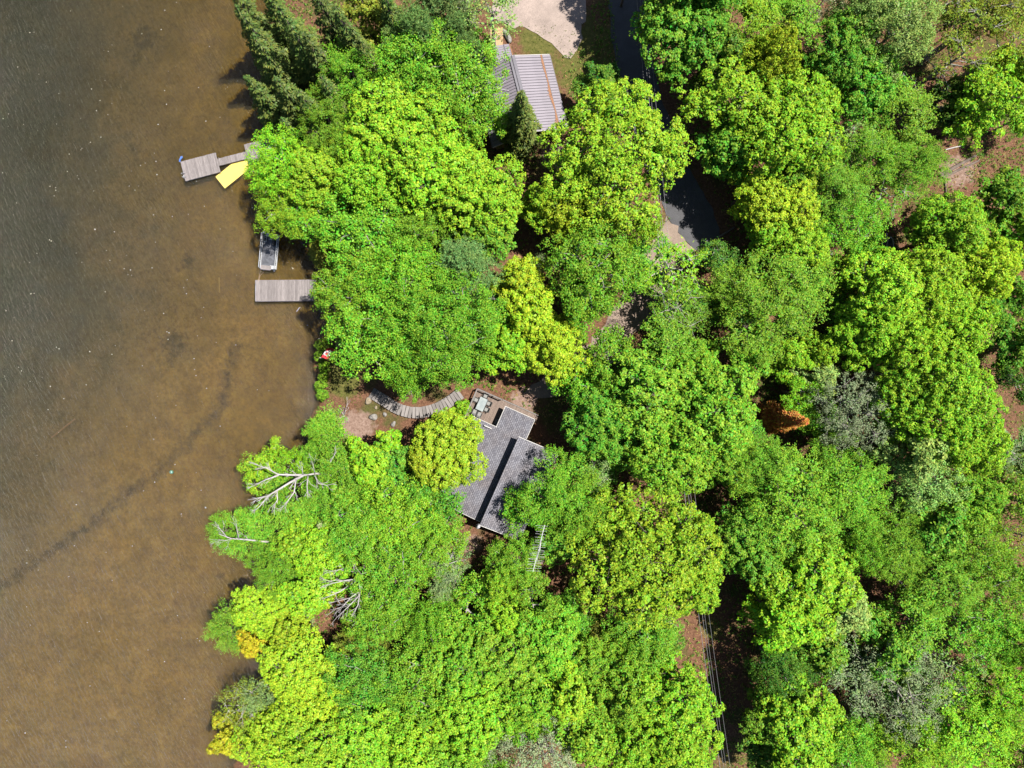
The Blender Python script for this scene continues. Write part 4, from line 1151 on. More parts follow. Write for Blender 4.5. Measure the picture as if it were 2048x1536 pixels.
LIB = {}
LIB['maple'] = [broad(2.6, 8, 11, K=7, cr=.55), broad(2.7, 8.5, 12, K=8, cr=.6), broad(4.4, 12, 13), broad(4.5, 12, 14), broad(4.6, 13, 15, cr=.85), broad(4.4, 12, 16, cr=.65),
                broad(6.6, 14, 17), broad(6.8, 14, 18, cr=.85), broad(7.0, 14, 19)]
LIB['ash'] = [broad(2.6, 8, 21, leaf=.16, K=7, cr=.7, nros=16, nleaf=6, style='loose', twigf=.2), broad(2.7, 8, 22, leaf=.15, K=8, cr=.7, nros=15, nleaf=6, style='loose', twigf=.2),
              broad(4.4, 12, 23, leaf=.16, cr=.9, nros=20, nleaf=6, style='loose', twigf=.22), broad(4.5, 12, 24, leaf=.16, cr=.95, nros=20, nleaf=6, style='loose', twigf=.22), broad(4.5, 12, 25, leaf=.15, cr=.85, nros=18, nleaf=6, style='loose', twigf=.22, gap=.1),
              broad(6.6, 13, 26, leaf=.17, cr=1.0, nros=22, nleaf=6, style='loose', twigf=.22), broad(6.8, 13, 27, leaf=.17, cr=1.0, nros=22, nleaf=6, style='loose', twigf=.22)]
LIB['feather'] = [broad(2.6, 9, 31, leaf=.17, K=7, cr=.75, nros=12, nleaf=9, style='feather', twigf=.4), broad(4.4, 12, 32, leaf=.17, cr=.95, nros=15, nleaf=9, style='feather', twigf=.4),
                  broad(4.5, 12, 33, leaf=.17, cr=.95, nros=15, nleaf=9, style='feather', gap=.12, twigf=.2), broad(6.4, 13, 34, leaf=.18, cr=1.05, nros=17, nleaf=9, style='feather', twigf=.4), broad(6.4, 13, 35, leaf=.18, cr=1.05, nros=17, nleaf=9, style='feather', gap=.08, twigf=.4)]
LIB['silver'] = [broad(2.6, 8, 41, leaf=.13, K=8, cr=.75, nros=10, nleaf=5, style='loose', twigf=.7, gap=.15), broad(4.8, 12, 42, leaf=.14, cr=.9, nros=12, nleaf=5, style='loose', twigf=.7, gap=.2), broad(6.2, 12, 43, leaf=.14, cr=.9, nros=13, nleaf=5, style='loose', twigf=.7, gap=.2)]
LIB['sparse'] = [broad(2.6, 8, 45, leaf=.15, K=7, cr=.8, nros=7, nleaf=6, style='feather', twigf=.7, gap=.35), broad(4.5, 12, 46, leaf=.15, cr=.95, nros=9, nleaf=7, style='feather', twigf=.7, gap=.35)]
LIB['spruce'] = [conifer(3.4, 16, 50 + k_, step=.62, nb=8, card=.36, power=1.0, ragged=.4, droop=.3, dens=.12) for k_ in (1, 2, 3)]
LIB['cedar'] = [conifer(2.3, 12, 55, step=.26, nb=11, card=.26, power=1.0, droop=-.15, ragged=.35, dens=.13), conifer(2.2, 11, 56, step=.26, nb=11, card=.26, power=.95, droop=-.15, ragged=.35, dens=.13)]
LIB['fir'] = [conifer(1.9, 9, 57, step=.3, nb=9, card=.28, power=1.0, droop=.15, ragged=.3, dens=.14)]
LIB['pine'] = [pine(3.2, 12, 61), pine(3.3, 12, 62)]
LIB['shrub'] = [shrub(1.0, 1.3, 71), shrub(1.0, 1.2, 72), shrub(1.1, 1.5, 73, .11)]
LEAFM = dict(maple='leaf', ash='leaf_fine', feather='leaf_fine', silver='silver', sparse='leaf_fine', spruce='needle', cedar='needle', fir='needle', pine='needle', shrub='leaf')
BARKM = dict(maple='bark', ash='bark_pale', feather='bark', silver='bark_pale', sparse='bark_pale', spruce='bark', cedar='bark', fir='bark', pine='bark', shrub='bark')
for k_, lst in LIB.items():
    for v in lst:
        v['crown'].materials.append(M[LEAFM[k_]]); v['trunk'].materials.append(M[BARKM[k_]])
NAMES = dict(maple='maple_tree', ash='ash_tree', feather='feathery_tree', silver='poplar_tree', sparse='birch_tree', spruce='spruce_tree', cedar='cedar_tree', fir='fir_tree', pine='pine_tree', shrub='shrub')
CATS = dict(shrub='shrub')
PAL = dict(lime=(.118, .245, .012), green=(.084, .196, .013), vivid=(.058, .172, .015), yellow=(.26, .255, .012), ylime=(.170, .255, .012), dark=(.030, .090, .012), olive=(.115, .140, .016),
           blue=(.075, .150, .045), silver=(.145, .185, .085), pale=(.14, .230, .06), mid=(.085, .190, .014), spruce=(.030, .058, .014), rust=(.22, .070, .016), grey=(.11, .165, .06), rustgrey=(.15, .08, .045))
_vr = random.Random(4)
def tree(kind, px, py, Rp, h, col, label, group=None, tip=False, name=None):
    """crown seen at photo pixel (px, py) with apparent radius Rp; h = height"""
    lst = LIB[kind]
    hc = h if tip else h * .72
    g0 = 1.1
    p = P(px, py, g0 + hc); z = float(gz(p.x, p.y)); z = max(z, -.25)
    Rw = Rp / PPM * (H - hc - 1) / H
    cand = sorted(lst, key=lambda v: abs(math.log(v['R'] / Rw)))[:(3 if len(lst) > 4 else 2)]
    cand = [c for c in cand if .62 < c['R'] / Rw < 1.6] or cand[:1]
    v = _vr.choice(cand)
    root = empty(name or NAMES[kind], (p.x, p.y, z), label, CATS.get(kind, 'tree'), group)
    root.rotation_euler = (0, 0, _vr.uniform(0, 6.28)); s = Rw / v['R'] * (.95 if px > 1400 else 1.0); root.scale = (s * _vr.uniform(.94, 1.06), s * _vr.uniform(.94, 1.06), h / v['h'])
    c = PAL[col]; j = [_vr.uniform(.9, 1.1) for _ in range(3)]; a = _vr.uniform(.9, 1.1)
    link('trunk' if kind != 'shrub' else 'stems', v['trunk'], None, root)
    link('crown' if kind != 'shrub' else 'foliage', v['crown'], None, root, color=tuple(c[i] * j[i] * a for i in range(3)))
    return root

# kind | x | y | crown radius (photo px) | height m | colour | label
TREES = '''
spruce|462|2|72|16|spruce|spruce with yellow green tips at the top edge, leaning furthest over the lake
spruce|500|64|69|15|spruce|dark spruce whose pale tip stands just inside the lakeside one
spruce|552|6|79|18|spruce|tallest dark spruce in the middle of the lakeside stand
spruce|480|140|62|12|spruce|dark spruce leaning over the shadowed water, below the pale tipped one
spruce|640|150|66|13|spruce|dark spruce between the lowest one and the olive tree
spruce|715|70|69|14|spruce|dark spruce below the olive leafed tree at the top
spruce|760|-40|69|16|spruce|spruce cut by the top edge beside the olive leafed tree
spruce|668|8|72|16|spruce|dark spruce at the top, right end of the spruce stand
spruce|604|60|69|15|spruce|dark spruce between the tallest spruce and the right end one
spruce|545|150|69|13|spruce|dark low spruce in deep shade at the water side below the tallest spruce
spruce|592|178|69|13|spruce|lowest spruce of the stand, just above the lakeside birches
spruce|436|-60|72|16|spruce|spruce cut by the top edge at the lake corner
spruce|610|-60|72|17|spruce|spruce cut by the top edge behind the tallest spruce
spruce|515|-40|72|15|spruce|spruce cut by the top edge between the two outermost spruces
spruce|560|235|63|9|spruce|small dark spruce overhanging the water above the shore platform
maple|735|30|55|11|olive|olive leafed tree at the top edge between spruces and pines
pine|840|66|64|13|blue|blue green white pine left of the metal roofed house, largest of the pines
pine|885|10|60|13|blue|white pine at the top edge above the largest pine
pine|915|70|45|11|blue|soft white pine touching the gravel pad corner
pine|955|120|40|9|blue|small blue green pine hanging over the porch roof
pine|790|90|45|10|blue|pale tufted pine behind the bright ash by the spruces
sparse|985|30|60|12|pale|pale wispy larch like tree overhanging the gravel pad
sparse|930|-10|60|12|grey|thin greyish tree at the top edge beside the gravel pad
feather|705|150|62|11|mid|fine leafed birch with white forked limbs below the spruces
feather|655|240|58|10|mid|fine leafed birch with white limb above the lakeside maple
feather|690|300|45|9|green|shaded fine leafed tree tucked between two bright maples near the dock
ash|830|130|88|12|green|bright green ash above the big lime maple, left of the metal roof
ash|915|165|90|12|green|broad green ash against the left side of the metal roof
ash|950|240|62|10|green|green ash branch crown at the lower left of the metal roof
maple|790|265|98|13|lime|big lime maple in the middle of the upper left woods
maple|745|345|70|12|lime|lime maple spreading toward the lake, left of the big lime maple
maple|870|345|88|12|lime|lime maple right below the big lime maple
maple|960|395|80|12|lime|lime maple left of the narrow cedar foot
maple|975|470|58|10|vivid|vivid green maple below, in front of the blue green pine
ash|560|330|70|10|lime|lime lakeside tree covering the shore platform
ash|565|410|64|9|lime|lime tree overhanging the water below the yellow mat
maple|640|350|66|10|lime|lime maple just inland of the shore platform
ash|635|425|60|9|green|green tree inland above the yellowish cedar bush
ash|740|480|95|11|green|wide green ash inland from the pontoon boat
ash|830|470|60|10|mid|mid green tree left of the blue green pine
cedar|618|486|38|6|olive|yellowish cedar bush beside the moored pontoon boat
cedar|645|545|30|5|olive|low olive cedar at the inner end of the plank dock
pine|935|520|68|11|blue|rounded blue green pine alone among bright leaf trees
ash|720|585|85|11|green|green ash at the shore end of the plank dock
ash|810|560|80|12|green|green ash north of the grey limbed giant
ash|870|640|112|14|green|giant green tree with grey limbs above the curved walkway
ash|770|660|100|12|green|wide green tree above the flag with grey twigs
ash|826|730|62|10|green|green tree hanging over the curved walkway
ash|912|706|62|11|green|green tree overhanging the deck table corner
ash|950|640|60|11|mid|mid green tree left of the yellow green maple
silver|700|690|24|5|grey|small grey green shrub like tree behind the flag
maple|1045|560|48|8|ylime|yellow green small maple right of the blue green pine
maple|1068|640|58|9|ylime|yellow green maple in the very middle between two dark gaps
maple|1015|695|52|9|lime|lime maple above the dark gap by the cottage deck
maple|1110|695|64|10|ylime|yellow green maple over the upper driveway bend
silver|1082|527|20|4|pale|tiny pale sapling standing in the dark central gap
maple|1140|420|58|10|ylime|yellow maple crown below the big maple next to metal roof
maple|1205|430|48|9|ylime|yellow green maple crown at the foot of the big roadside maple
maple|1090|410|46|9|lime|lime maple crown just below the narrow cedar
maple|1240|310|137|14|lime|biggest lime maple, right of the metal roofed house over the road
cedar|1043|188|60|14|spruce|narrow dark cedar standing in front of the metal roof
maple|1365|60|88|13|vivid|deep green maple in shade right of the power cables at top
maple|1385|-45|95|16|vivid|tall deep green maple at the top edge right of the cables
maple|1385|-165|95|18|vivid|tall maple beyond the top edge shading the upper lane
maple|1470|-190|95|19|vivid|tall maple beyond the top edge, outer one of two
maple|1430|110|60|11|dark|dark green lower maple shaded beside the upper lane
feather|1495|60|72|12|lime|olive lime feathery tree at the top right of the lane
feather|1570|40|60|11|mid|feathery mid green tree at the top edge beside the silver one
maple|1470|215|98|13|lime|large lime maple right of the road, upper of the pair
maple|1570|255|98|14|lime|large lime maple right of the road, outer of the pair
maple|1540|125|58|14|ylime|tall yellow green maple spire above the roadside pair
maple|1450|300|62|10|vivid|vivid green maple in shade at the right road edge
silver|1640|12|50|11|silver|grey silver tree at the top edge right of centre
maple|1680|110|72|12|vivid|vivid green maple in the upper right woods
maple|1725|175|78|11|vivid|deep vivid maple beside the white birch limbs
ash|1780|70|88|14|pale|tall pale green poplar in the upper right woods
ash|1720|20|62|12|pale|pale green tree at the top edge beside the poplar
sparse|1950|40|80|14|olive|olive birch with white limbs at the top right corner
sparse|1920|110|72|13|olive|olive birch leaning out below the corner birch
sparse|2030|80|72|13|olive|olive birch at the right edge near the top corner
sparse|1880|20|60|12|olive|olive birch at the top edge left of the corner birch
feather|1980|20|70|13|olive|fine olive tree cut by the top right corner
maple|1985|215|88|13|lime|bright lime maple at the upper right edge above the logs
maple|2040|150|60|12|ylime|yellow lime maple cut by the upper right edge
feather|1800|235|62|10|mid|feathery tree right of the white birch limbs
feather|1735|320|75|10|mid|feathery tree with grey brush in its heart, left of the logs
feather|1820|335|62|10|green|feathery bright tree beside the fallen logs
sparse|1700|290|58|9|pale|thin pale tree above the grey brush
sparse|1760|385|70|9|mid|thin wispy tree between grey brush and the trailer
feather|1660|385|72|10|mid|feathery shaded tree left of the grey brush
maple|1500|380|48|9|ylime|yellow maple at the right edge of the shaded road, upper branch
maple|1560|410|72|10|ylime|yellow maple right of the shaded road
maple|1590|345|58|10|mid|mid green maple between the yellow one and the roadside pair
maple|1535|470|48|8|lime|lime young maple beside the tan stump log
ash|1700|455|72|9|green|fine green tree with pale boulders at its lower edge
maple|1600|495|58|9|lime|lime maple left of the pale boulders
maple|1690|545|40|7|lime|small lime maple below the trailer clearing
maple|1905|465|78|11|lime|lime maple right of the trailer
maple|1955|540|70|11|ylime|olive lime maple at the right, below the trailer maple
maple|1995|400|56|10|vivid|vivid green maple at the right below the logs
maple|2035|470|54|10|green|green maple at the right edge beside the olive lime maple
maple|2030|590|40|8|vivid|small vivid tree at the right edge above a dark gap
feather|1530|620|98|12|green|soft feathery green tree in the right centre woods, largest there
feather|1600|570|66|11|green|soft feathery green tree touching the lime boulders maple
feather|1455|590|52|9|green|feathery tree right of the round roadside ash
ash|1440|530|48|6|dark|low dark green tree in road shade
sparse|1340|540|70|10|lime|thin yellow green tree over the power cables
sparse|1350|620|72|10|mid|thin feathery tree right of the bright driveway patch
ash|1195|535|92|12|green|round fine leafed green ash left of the power cables
ash|1165|610|60|11|green|green ash left of the bright driveway patch
feather|1340|700|68|10|mid|feathery tree below the bright driveway patch
ash|1225|725|62|10|mid|fine leafed tree at the bottom of the driveway patch
ash|1285|460|40|9|lime|lime tree at the foot of the giant maple by cables
ash|1170|780|58|9|green|green tree at the driveway end right of the cottage
maple|1770|590|84|12|lime|lime maple below the trailer, left one of three
maple|1845|585|80|12|lime|lime maple below the trailer, middle of three
maple|1895|650|72|12|lime|lime maple below the trailer, right one of three
maple|1735|670|66|11|lime|lime maple standing over the grey limbed poplar
maple|1815|685|66|12|lime|lime maple between the three below the trailer and the big round one
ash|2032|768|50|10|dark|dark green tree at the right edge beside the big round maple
maple|2032|690|54|10|vivid|vivid green maple at the right edge beside the small dead fir
maple|1962|632|40|9|vivid|small vivid maple left of the dead rust fir at right
maple|1575|715|40|8|lime|small lime maple below the soft feathery tree
maple|1640|705|42|8|lime|small lime maple right of the one below the soft feathery tree
maple|1635|755|40|7|pale|small pale lime maple above the round grey poplar
maple|1505|700|48|8|green|green maple between the feathery tree and the big central maple
maple|1880|800|120|14|lime|big round lime maple in the right woods
maple|1800|790|60|12|green|green maple between the big round maple and grey poplar
maple|1820|900|62|12|pale|pale lime maple below the big round one
maple|1940|890|62|12|lime|lime maple at the lower right of the big round one
silver|1720|825|86|11|silver|grey green poplar with pale limbs right of the rust fir
ash|1600|785|44|7|lime|small lime tree above the bright rust fir
ash|1668|892|44|8|mid|fine tree between the rust fir and the grey poplar
fir|1612|843|44|10|rust|dead fir with bright rust orange needles
fir|1998|696|38|8|rustgrey|small dead fir with grey and rust needles by the right edge
maple|1300|790|95|13|green|big green maple of the central right group, upper left
maple|1415|820|98|14|green|big green maple of the central right group, right hand crown
maple|1350|900|88|13|green|big green maple of the central right group, lower crown
maple|1215|840|76|11|vivid|deep green maple right of the cottage in half shade
maple|1450|925|58|11|green|green maple just right of the dark central ravine
maple|1390|745|58|11|green|green maple above the big central right group
feather|1590|1005|108|13|green|wide feathery green tree below the rust fir
feather|1690|985|82|12|green|feathery green tree right of the wide one below rust fir
feather|1520|935|66|11|green|feathery green tree left of the wide one below rust fir
ash|1850|960|72|11|pale|pale fine tree in the right woods below round maple
maple|1930|1010|66|11|green|green maple in the right woods, lower edge of round maple
sparse|2020|905|58|11|grey|greyish thin tree at the right edge
ash|2025|1000|64|11|mid|mid green tree at the right edge below the greyish one
sparse|2040|1070|52|11|olive|thin olive tree cut by the right edge
maple|1855|1060|62|11|vivid|vivid maple in the right woods above the olive pair
ash|1940|1095|78|11|green|green fine tree in the right woods beside the olive feathery tree
ash|2010|1170|82|11|green|green fine tree at the right edge, lower half
maple|1500|1085|74|11|vivid|vivid maple right of the round central maple
maple|1610|1165|98|12|lime|pale lime maple in the lower right, biggest there
maple|1560|1235|64|11|lime|lime maple just below the biggest lower right one
maple|1680|1215|58|10|pale|pale maple right of the biggest lower right one
feather|1780|1085|82|11|mid|feathery mid green tree above the bleached log
feather|1880|1150|82|11|mid|feathery olive green tree right of the bleached log
feather|1820|1235|72|10|mid|feathery tree below the bleached log
ash|1720|1090|56|10|green|green tree left of the feathery one above the bleached log
maple|1770|1300|62|10|vivid|vivid maple above the pale silver poplar
ash|1950|1255|86|11|green|green fine tree in the lower right woods near the edge
ash|2030|1290|62|11|green|green fine tree cut by the right edge in the lower woods
silver|1800|1375|112|12|silver|largest pale silver poplar in the lower right
silver|1700|1345|62|10|grey|greyish poplar beside the largest silver one
sparse|1900|1330|66|11|grey|thin grey tree right of the largest silver poplar
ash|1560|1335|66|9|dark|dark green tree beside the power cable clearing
maple|1640|1300|56|9|vivid|vivid maple left of the pale silver poplars
maple|1600|1455|98|11|lime|lime maple at the bottom edge, right of the cables
maple|1535|1430|52|9|vivid|vivid maple between cable clearing and bottom lime maple
ash|1690|1480|72|10|mid|mid green tree at the bottom edge left of the feathery lime ones
feather|1920|1450|102|12|lime|wide feathery lime tree in the bottom right corner
feather|2000|1385|86|12|lime|feathery lime tree at the right edge above the corner
feather|1825|1490|78|11|lime|feathery lime tree at the bottom, left of corner one
feather|2040|1500|72|12|lime|feathery lime tree cut by the bottom right corner
maple|1336|1405|84|12|lime|lime maple left of the lower power cables
maple|1348|1492|78|12|lime|lime maple at the bottom edge left of the power cables
maple|1255|1390|72|11|green|green maple left of the lime ones by the cables
maple|1265|1490|72|11|lime|lime maple at the bottom edge, second from the cables
maple|1290|1115|137|14|lime|round lime maple right of the antenna, biggest in the lower middle
maple|1385|1170|52|11|lime|lime maple at the right rim of the round lower one
ash|1280|1270|72|9|green|green tree under the lower rim of the round maple
cedar|1170|1225|26|7|olive|olive cedar in the dark gap below the round maple
cedar|1195|1285|30|7|olive|second olive cedar, below the one in the dark gap
feather|1124|990|70|11|green|feathery green tree shading the upper roof of the cottage
feather|1170|1020|66|11|green|feathery green tree right of the one shading the roof
silver|1192|945|36|8|pale|pale silvery young tree right of the cottage
ash|1060|1015|48|9|green|green tree touching the lower end of the cottage roof
maple|1120|1075|48|8|vivid|vivid maple right of the antenna
ash|1030|1120|56|8|green|green tree left of the antenna
maple|998|1165|34|9|lime|bright lime young maple below the antenna, upper crown
maple|1010|1225|42|9|lime|bright lime young maple below the antenna, lower crown
ash|935|1215|62|9|green|dark twigged green tree left of the lime young maple
ash|1065|1205|58|9|green|green tree right of the lime young maple
maple|1100|1295|74|10|green|green maple left of the two olive cedars
maple|1015|1310|72|10|green|green maple between lime young maple and bottom woods
maple|925|1320|80|10|green|green maple in the lower middle woods
ash|870|1245|60|9|green|green fine tree left of the dark twigged one
feather|890|1140|50|8|grey|greyish green tree around the star shaped dead top
ash|835|1360|88|10|green|dense green tree in the lower left woods
maple|945|1430|76|11|lime|lime maple left of the bottom silver poplar
maple|1065|1400|72|10|green|green maple above the bottom silver poplar
maple|1140|1375|62|10|lime|lime maple right above the bottom silver poplar
maple|1190|1320|54|9|green|green maple below the olive cedars
silver|1085|1505|86|11|silver|pale silver poplar at the bottom edge, middle
silver|1000|1470|48|9|grey|greyish small poplar left of the bottom silver poplar
maple|1175|1470|60|11|green|green maple right of the bottom silver poplar
ash|735|1360|88|10|vivid|vivid green tree in the lower left woods
maple|600|1335|76|9|ylime|yellow lime maple near the lower left shore, upper crown
maple|575|1265|42|8|ylime|yellow lime small maple behind the orange yellow one
maple|640|1400|70|9|ylime|yellow lime maple near the lower left shore, inland crown
maple|515|1222|54|8|ylime|lime yellow maple on the shore above the orange yellow one
maple|508|1282|36|7|yellow|orange yellow small maple on the lower left shore
feather|448|1262|44|8|mid|grey green tree leaning over the water at lower left
sparse|488|1425|60|8|olive|grey olive tree with dead twigs at the lower left shore
maple|452|1480|40|7|yellow|yellow bush tree over the water at the lower left
feather|515|1400|40|7|grey|greyish fine tree behind the yellow bush tree
maple|545|1490|74|9|ylime|yellow lime maple at the bottom left edge
maple|640|1485|78|10|lime|lime maple at the bottom edge, second from the lake
maple|735|1470|78|10|lime|lime maple at the bottom edge, third from the lake
maple|830|1490|76|10|lime|lime maple at the bottom edge, fourth from the lake
maple|905|1520|60|10|green|green maple at the bottom edge, fifth from the lake
fir|582|1192|34|8|blue|blue green young fir near the bleached bare tree
cedar|572|1285|24|7|grey|narrow grey green cedar behind the orange yellow maple
feather|553|1135|52|8|mid|fine leafed tree at the shore below the half dead birch
maple|645|1100|66|9|lime|lime maple between the two white limbed dead trees
maple|590|1090|46|8|lime|lime maple at the root of the half dead birch
maple|620|1180|54|8|lime|lime maple left of the bleached bare tree
ash|705|1060|72|10|mid|mid green tree below the big white dead tree
ash|790|1030|86|10|lime|broad lime green tree left of the cottage
ash|860|1010|62|9|vivid|vivid tree at the lower left corner of the cottage roof
ash|860|1090|72|9|green|green tree below the left roof corner
ash|780|1140|86|10|green|wide green tree right of the bleached bare tree
ash|760|1225|70|9|green|green tree right below the bleached bare tree
feather|725|1285|52|7|olive|olive brown bush like tree below the bleached bare tree
feather|684|934|54|9|mid|fine birch foliage right above the big white dead tree
feather|650|865|44|7|mid|fine pale birch at the shore below the clearing
ash|622|905|32|6|green|small green tree on the shore left of the white dead trunk
ash|520|938|50|8|lime|lime birch leaning over the lake beside the dead white limbs
ash|575|935|34|8|lime|lime birch crown between the dead white limbs and shore
feather|585|1005|66|8|mid|fine leafed shore tree under the dead white limbs
feather|500|1062|56|7|mid|fine leafed birch reaching over the lake, lower one
feather|440|1068|34|7|mid|outermost birch foliage over the lake around the half dead birch
feather|655|1000|56|8|mid|fine leafed tree under the big white trunk
fir|636|1054|34|8|silver|silvery tipped young fir left of centre lower woods
maple|742|922|56|9|lime|bright lime maple below the clearing
maple|775|945|56|8|vivid|vivid maple between the bright lime maple and the orange tinted one
maple|690|985|46|8|green|green maple right of the big white trunk
maple|896|903|72|10|ylime|orange tinted yellow maple overhanging the cottage roof
maple|852|925|38|9|ylime|golden crown at the left of the orange tinted maple
maple|830|985|46|7|dark|shaded green maple behind the golden crown
feather|1302|62|30|5|yellow|sunlit olive gold bush under the cables in the dark upper lane
'''
for ln in TREES.strip().split('\n'):
    k, x, y, r, h, c, lb = ln.split('|')
    tree(k, float(x), float(y), float(r), float(h), c, lb, tip=k in ('spruce', 'cedar', 'fir'))

SHRUBS = '''
640|690|15|1.5|mid|round green shore shrub just above the flag
635|712|13|1.3|mid|round green shore shrub left of the flagpole
646|733|13|1.3|green|green shore shrub just below the flag
643|752|12|1.3|green|green shore shrub, second below the flag
638|771|13|1.3|green|green shore shrub, third below the flag
641|790|13|1.2|mid|green shore shrub, lowest of the row under the flag
905|838|24|1.6|ylime|yellow green bush between walkway and lower roof
925|815|18|1.5|lime|lime bush at the deck end of the walkway
880|845|20|1.4|ylime|yellow green bush just below the walkway bend
860|862|22|1.5|ylime|yellowish bush in dappled shade below the walkway
655|838|20|1.5|pale|pale grassy bush at the edge of the clearing
668|705|18|1.6|dark|dark shrub in shade right of the flag
'''
for ln in SHRUBS.strip().split('\n'):
    x, y, r, h, c, lb = ln.split('|')
    tree('shrub', float(x), float(y), float(r), float(h), c, lb)

# young trees filling the shade between the big crowns
rgu = np.random.default_rng(99); placed = []
clear = [[(1195, -80), (1300, -80), (1330, 180), (1390, 330), (1470, 500), (1380, 520), (1330, 470), (1240, 200)], [(960, -80), (1200, -80), (1200, 130), (1120, 330), (930, 300), (960, 100)],
         [(630, 680), (760, 700), (960, 760), (1100, 760), (1130, 900), (1010, 1110), (860, 1110), (850, 900), (640, 900)], [(1370, 1200), (1500, 1200), (1520, 1560), (1400, 1560)],
         [(1860, 290), (1990, 290), (1960, 420), (1860, 420)], [(1720, 470), (1810, 470), (1800, 580), (1700, 580)], [(1220, 560), (1310, 560), (1310, 680), (1220, 680)],
         [(1480, 760), (1640, 760), (1640, 890), (1500, 890)], [(1130, 1080), (1200, 1080), (1210, 1250), (1130, 1250)], [(1240, 880), (1400, 930), (1400, 1000), (1240, 980)], [(1000, 470), (1110, 470), (1110, 620), (1060, 600)]]
n_ok = 0
while n_ok < 46:
    px, py = rgu.uniform(560, 2060), rgu.uniform(-20, 1550)
    p = P(px, py, 3)
    if p.x - float(shore_x(p.y)) < 2.0: continue
    if any(bool(inpoly(np.array([px]), np.array([py]), c)[0]) for c in clear): continue
    if any((px - a) ** 2 + (py - b) ** 2 < 85 ** 2 for a, b in placed): continue
    placed.append((px, py)); n_ok += 1
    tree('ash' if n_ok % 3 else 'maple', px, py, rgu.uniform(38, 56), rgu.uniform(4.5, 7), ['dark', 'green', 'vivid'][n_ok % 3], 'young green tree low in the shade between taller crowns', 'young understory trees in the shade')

# ------------------------------------------------------------------ dead and bare trees, drawn as branching limbs
def dead_tree(base, limbs, label, name='dead_tree', matl='deadwood', twig=True, seed=0):
    """limbs: list of (points [(px,py,h)], start radius); the first is the trunk"""
    rg = np.random.default_rng(seed)
    gb = G(*base); root = empty(name, gb, label, 'tree')
    for i, (pts, r0) in enumerate(limbs):
        pw = [P(x, y, h) for x, y, h in pts]; r0 = r0 * .85
        mb = MB(); n_ = len(pw)
        mb.tube(pw, [r0 * (1 - .8 * k / (n_ - 1)) for k in range(n_)], 6)
        if twig and i > 0:
            for k in range(1, n_):
                for _ in range(4 if k == n_ - 1 else 3):
                    t = rg.uniform(.1, .95); q_ = pw[k - 1].lerp(pw[k], t); d = (pw[k] - pw[k - 1]).normalized()
                    L_ = rg.uniform(.5, 1.3); dd = (d + Vector(rg.normal(0, .45, 3))).normalized()
                    e = q_ + dd * L_; m_ = q_.lerp(e, .55) + Vector(rg.normal(0, .06, 3))
                    mb.tube([q_, m_, e], [r0 * .28, r0 * .2, .012], 4, False)
                    for _2 in range(2):
                        d2 = (dd + Vector(rg.normal(0, .5, 3))).normalized(); mb.tube([m_, m_ + d2 * L_ * .5], [r0 * .16, .01], 4, False)
        mb.build('trunk' if i == 0 else 'limb', M[matl], root, True)
    return root
dead_tree((700, 935), [
    ([(700, 938, .5), (670, 949, 6), (632, 947, 9), (606, 951, 10.5)], .30),
    ([(606, 951, 10.5), (580, 965, 11.2), (552, 982, 11.8), (535, 992, 12), (495, 1000, 12.4)], .17),
    ([(612, 950, 10.2), (585, 950, 11), (556, 949, 11.6), (535, 937, 12), (505, 927, 12.4)], .15),
    ([(558, 950, 11.4), (530, 960, 11.8), (500, 975, 12.2)], .10),
    ([(628, 947, 9.2), (637, 967, 10), (655, 971, 10.4)], .11), ([(616, 950, 10), (614, 970, 11), (615, 995, 11.4)], .10),
    ([(592, 958, 11), (588, 985, 11.4), (577, 1000, 11.8), (564, 1016, 12)], .10), ([(554, 980, 11.7), (555, 1000, 12), (544, 1016, 12.3)], .09),
    ([(536, 992, 12), (520, 1012, 12.2), (505, 1026, 12.4)], .08), ([(653, 947, 7.5), (662, 922, 8.6), (671, 906, 9.4)], .12),
    ([(606, 950, 10.5), (604, 932, 11.3)], .08), ([(630, 947, 9.4), (624, 922, 10.4)], .06)],
    'big bleached dead tree with white limbs reaching over the lake', seed=1)
dead_tree((575, 1086), [
    ([(572, 1086, .5), (550, 1085, 4), (520, 1082, 6.3), (490, 1079, 7.6), (462, 1077, 8.4), (438, 1068, 9)], .19),
    ([(478, 1078, 8), (474, 1060, 8.6), (473, 1048, 9)], .08), ([(455, 1076, 8.5), (444, 1062, 9), (436, 1054, 9.3)], .07),
    ([(496, 1079, 7.3), (490, 1070, 7.8)], .06), ([(466, 1077, 8.3), (452, 1081, 8.8), (436, 1079, 9.1)], .06)],
    'half dead birch with a thin white trunk over the lake, lower one', seed=2)
dead_tree((735, 1142), [
    ([(737, 1140, .5), (717, 1157, 8)], .16),
    ([(717, 1157, 8), (690, 1161, 9.4), (645, 1171, 10.2)], .11), ([(715, 1160, 8), (680, 1183, 9.4), (645, 1198, 10.2)], .11),
    ([(716, 1154, 8), (710, 1145, 8.8), (688, 1137, 9.4), (651, 1146, 10.2)], .10), ([(713, 1150, 8.2), (708, 1138, 9), (707, 1125, 9.6)], .08),
    ([(717, 1160, 8), (720, 1182, 9), (700, 1196, 9.8), (657, 1206, 10.4)], .10), ([(720, 1182, 9), (716, 1210, 9.8), (703, 1233, 10.4)], .10),
    ([(719, 1190, 9.2), (700, 1210, 10), (672, 1236, 10.6)], .09), ([(700, 1197, 9.8), (685, 1213, 10.2), (668, 1220, 10.5)], .07), ([(700, 1162, 8.8), (672, 1160, 9.8), (655, 1164, 10)], .07)],
    'bare bleached tree with fan of white branches in the lower left woods', seed=3)
st = [([(893, 1125, .5), (893, 1130, 8.6)], .10)]
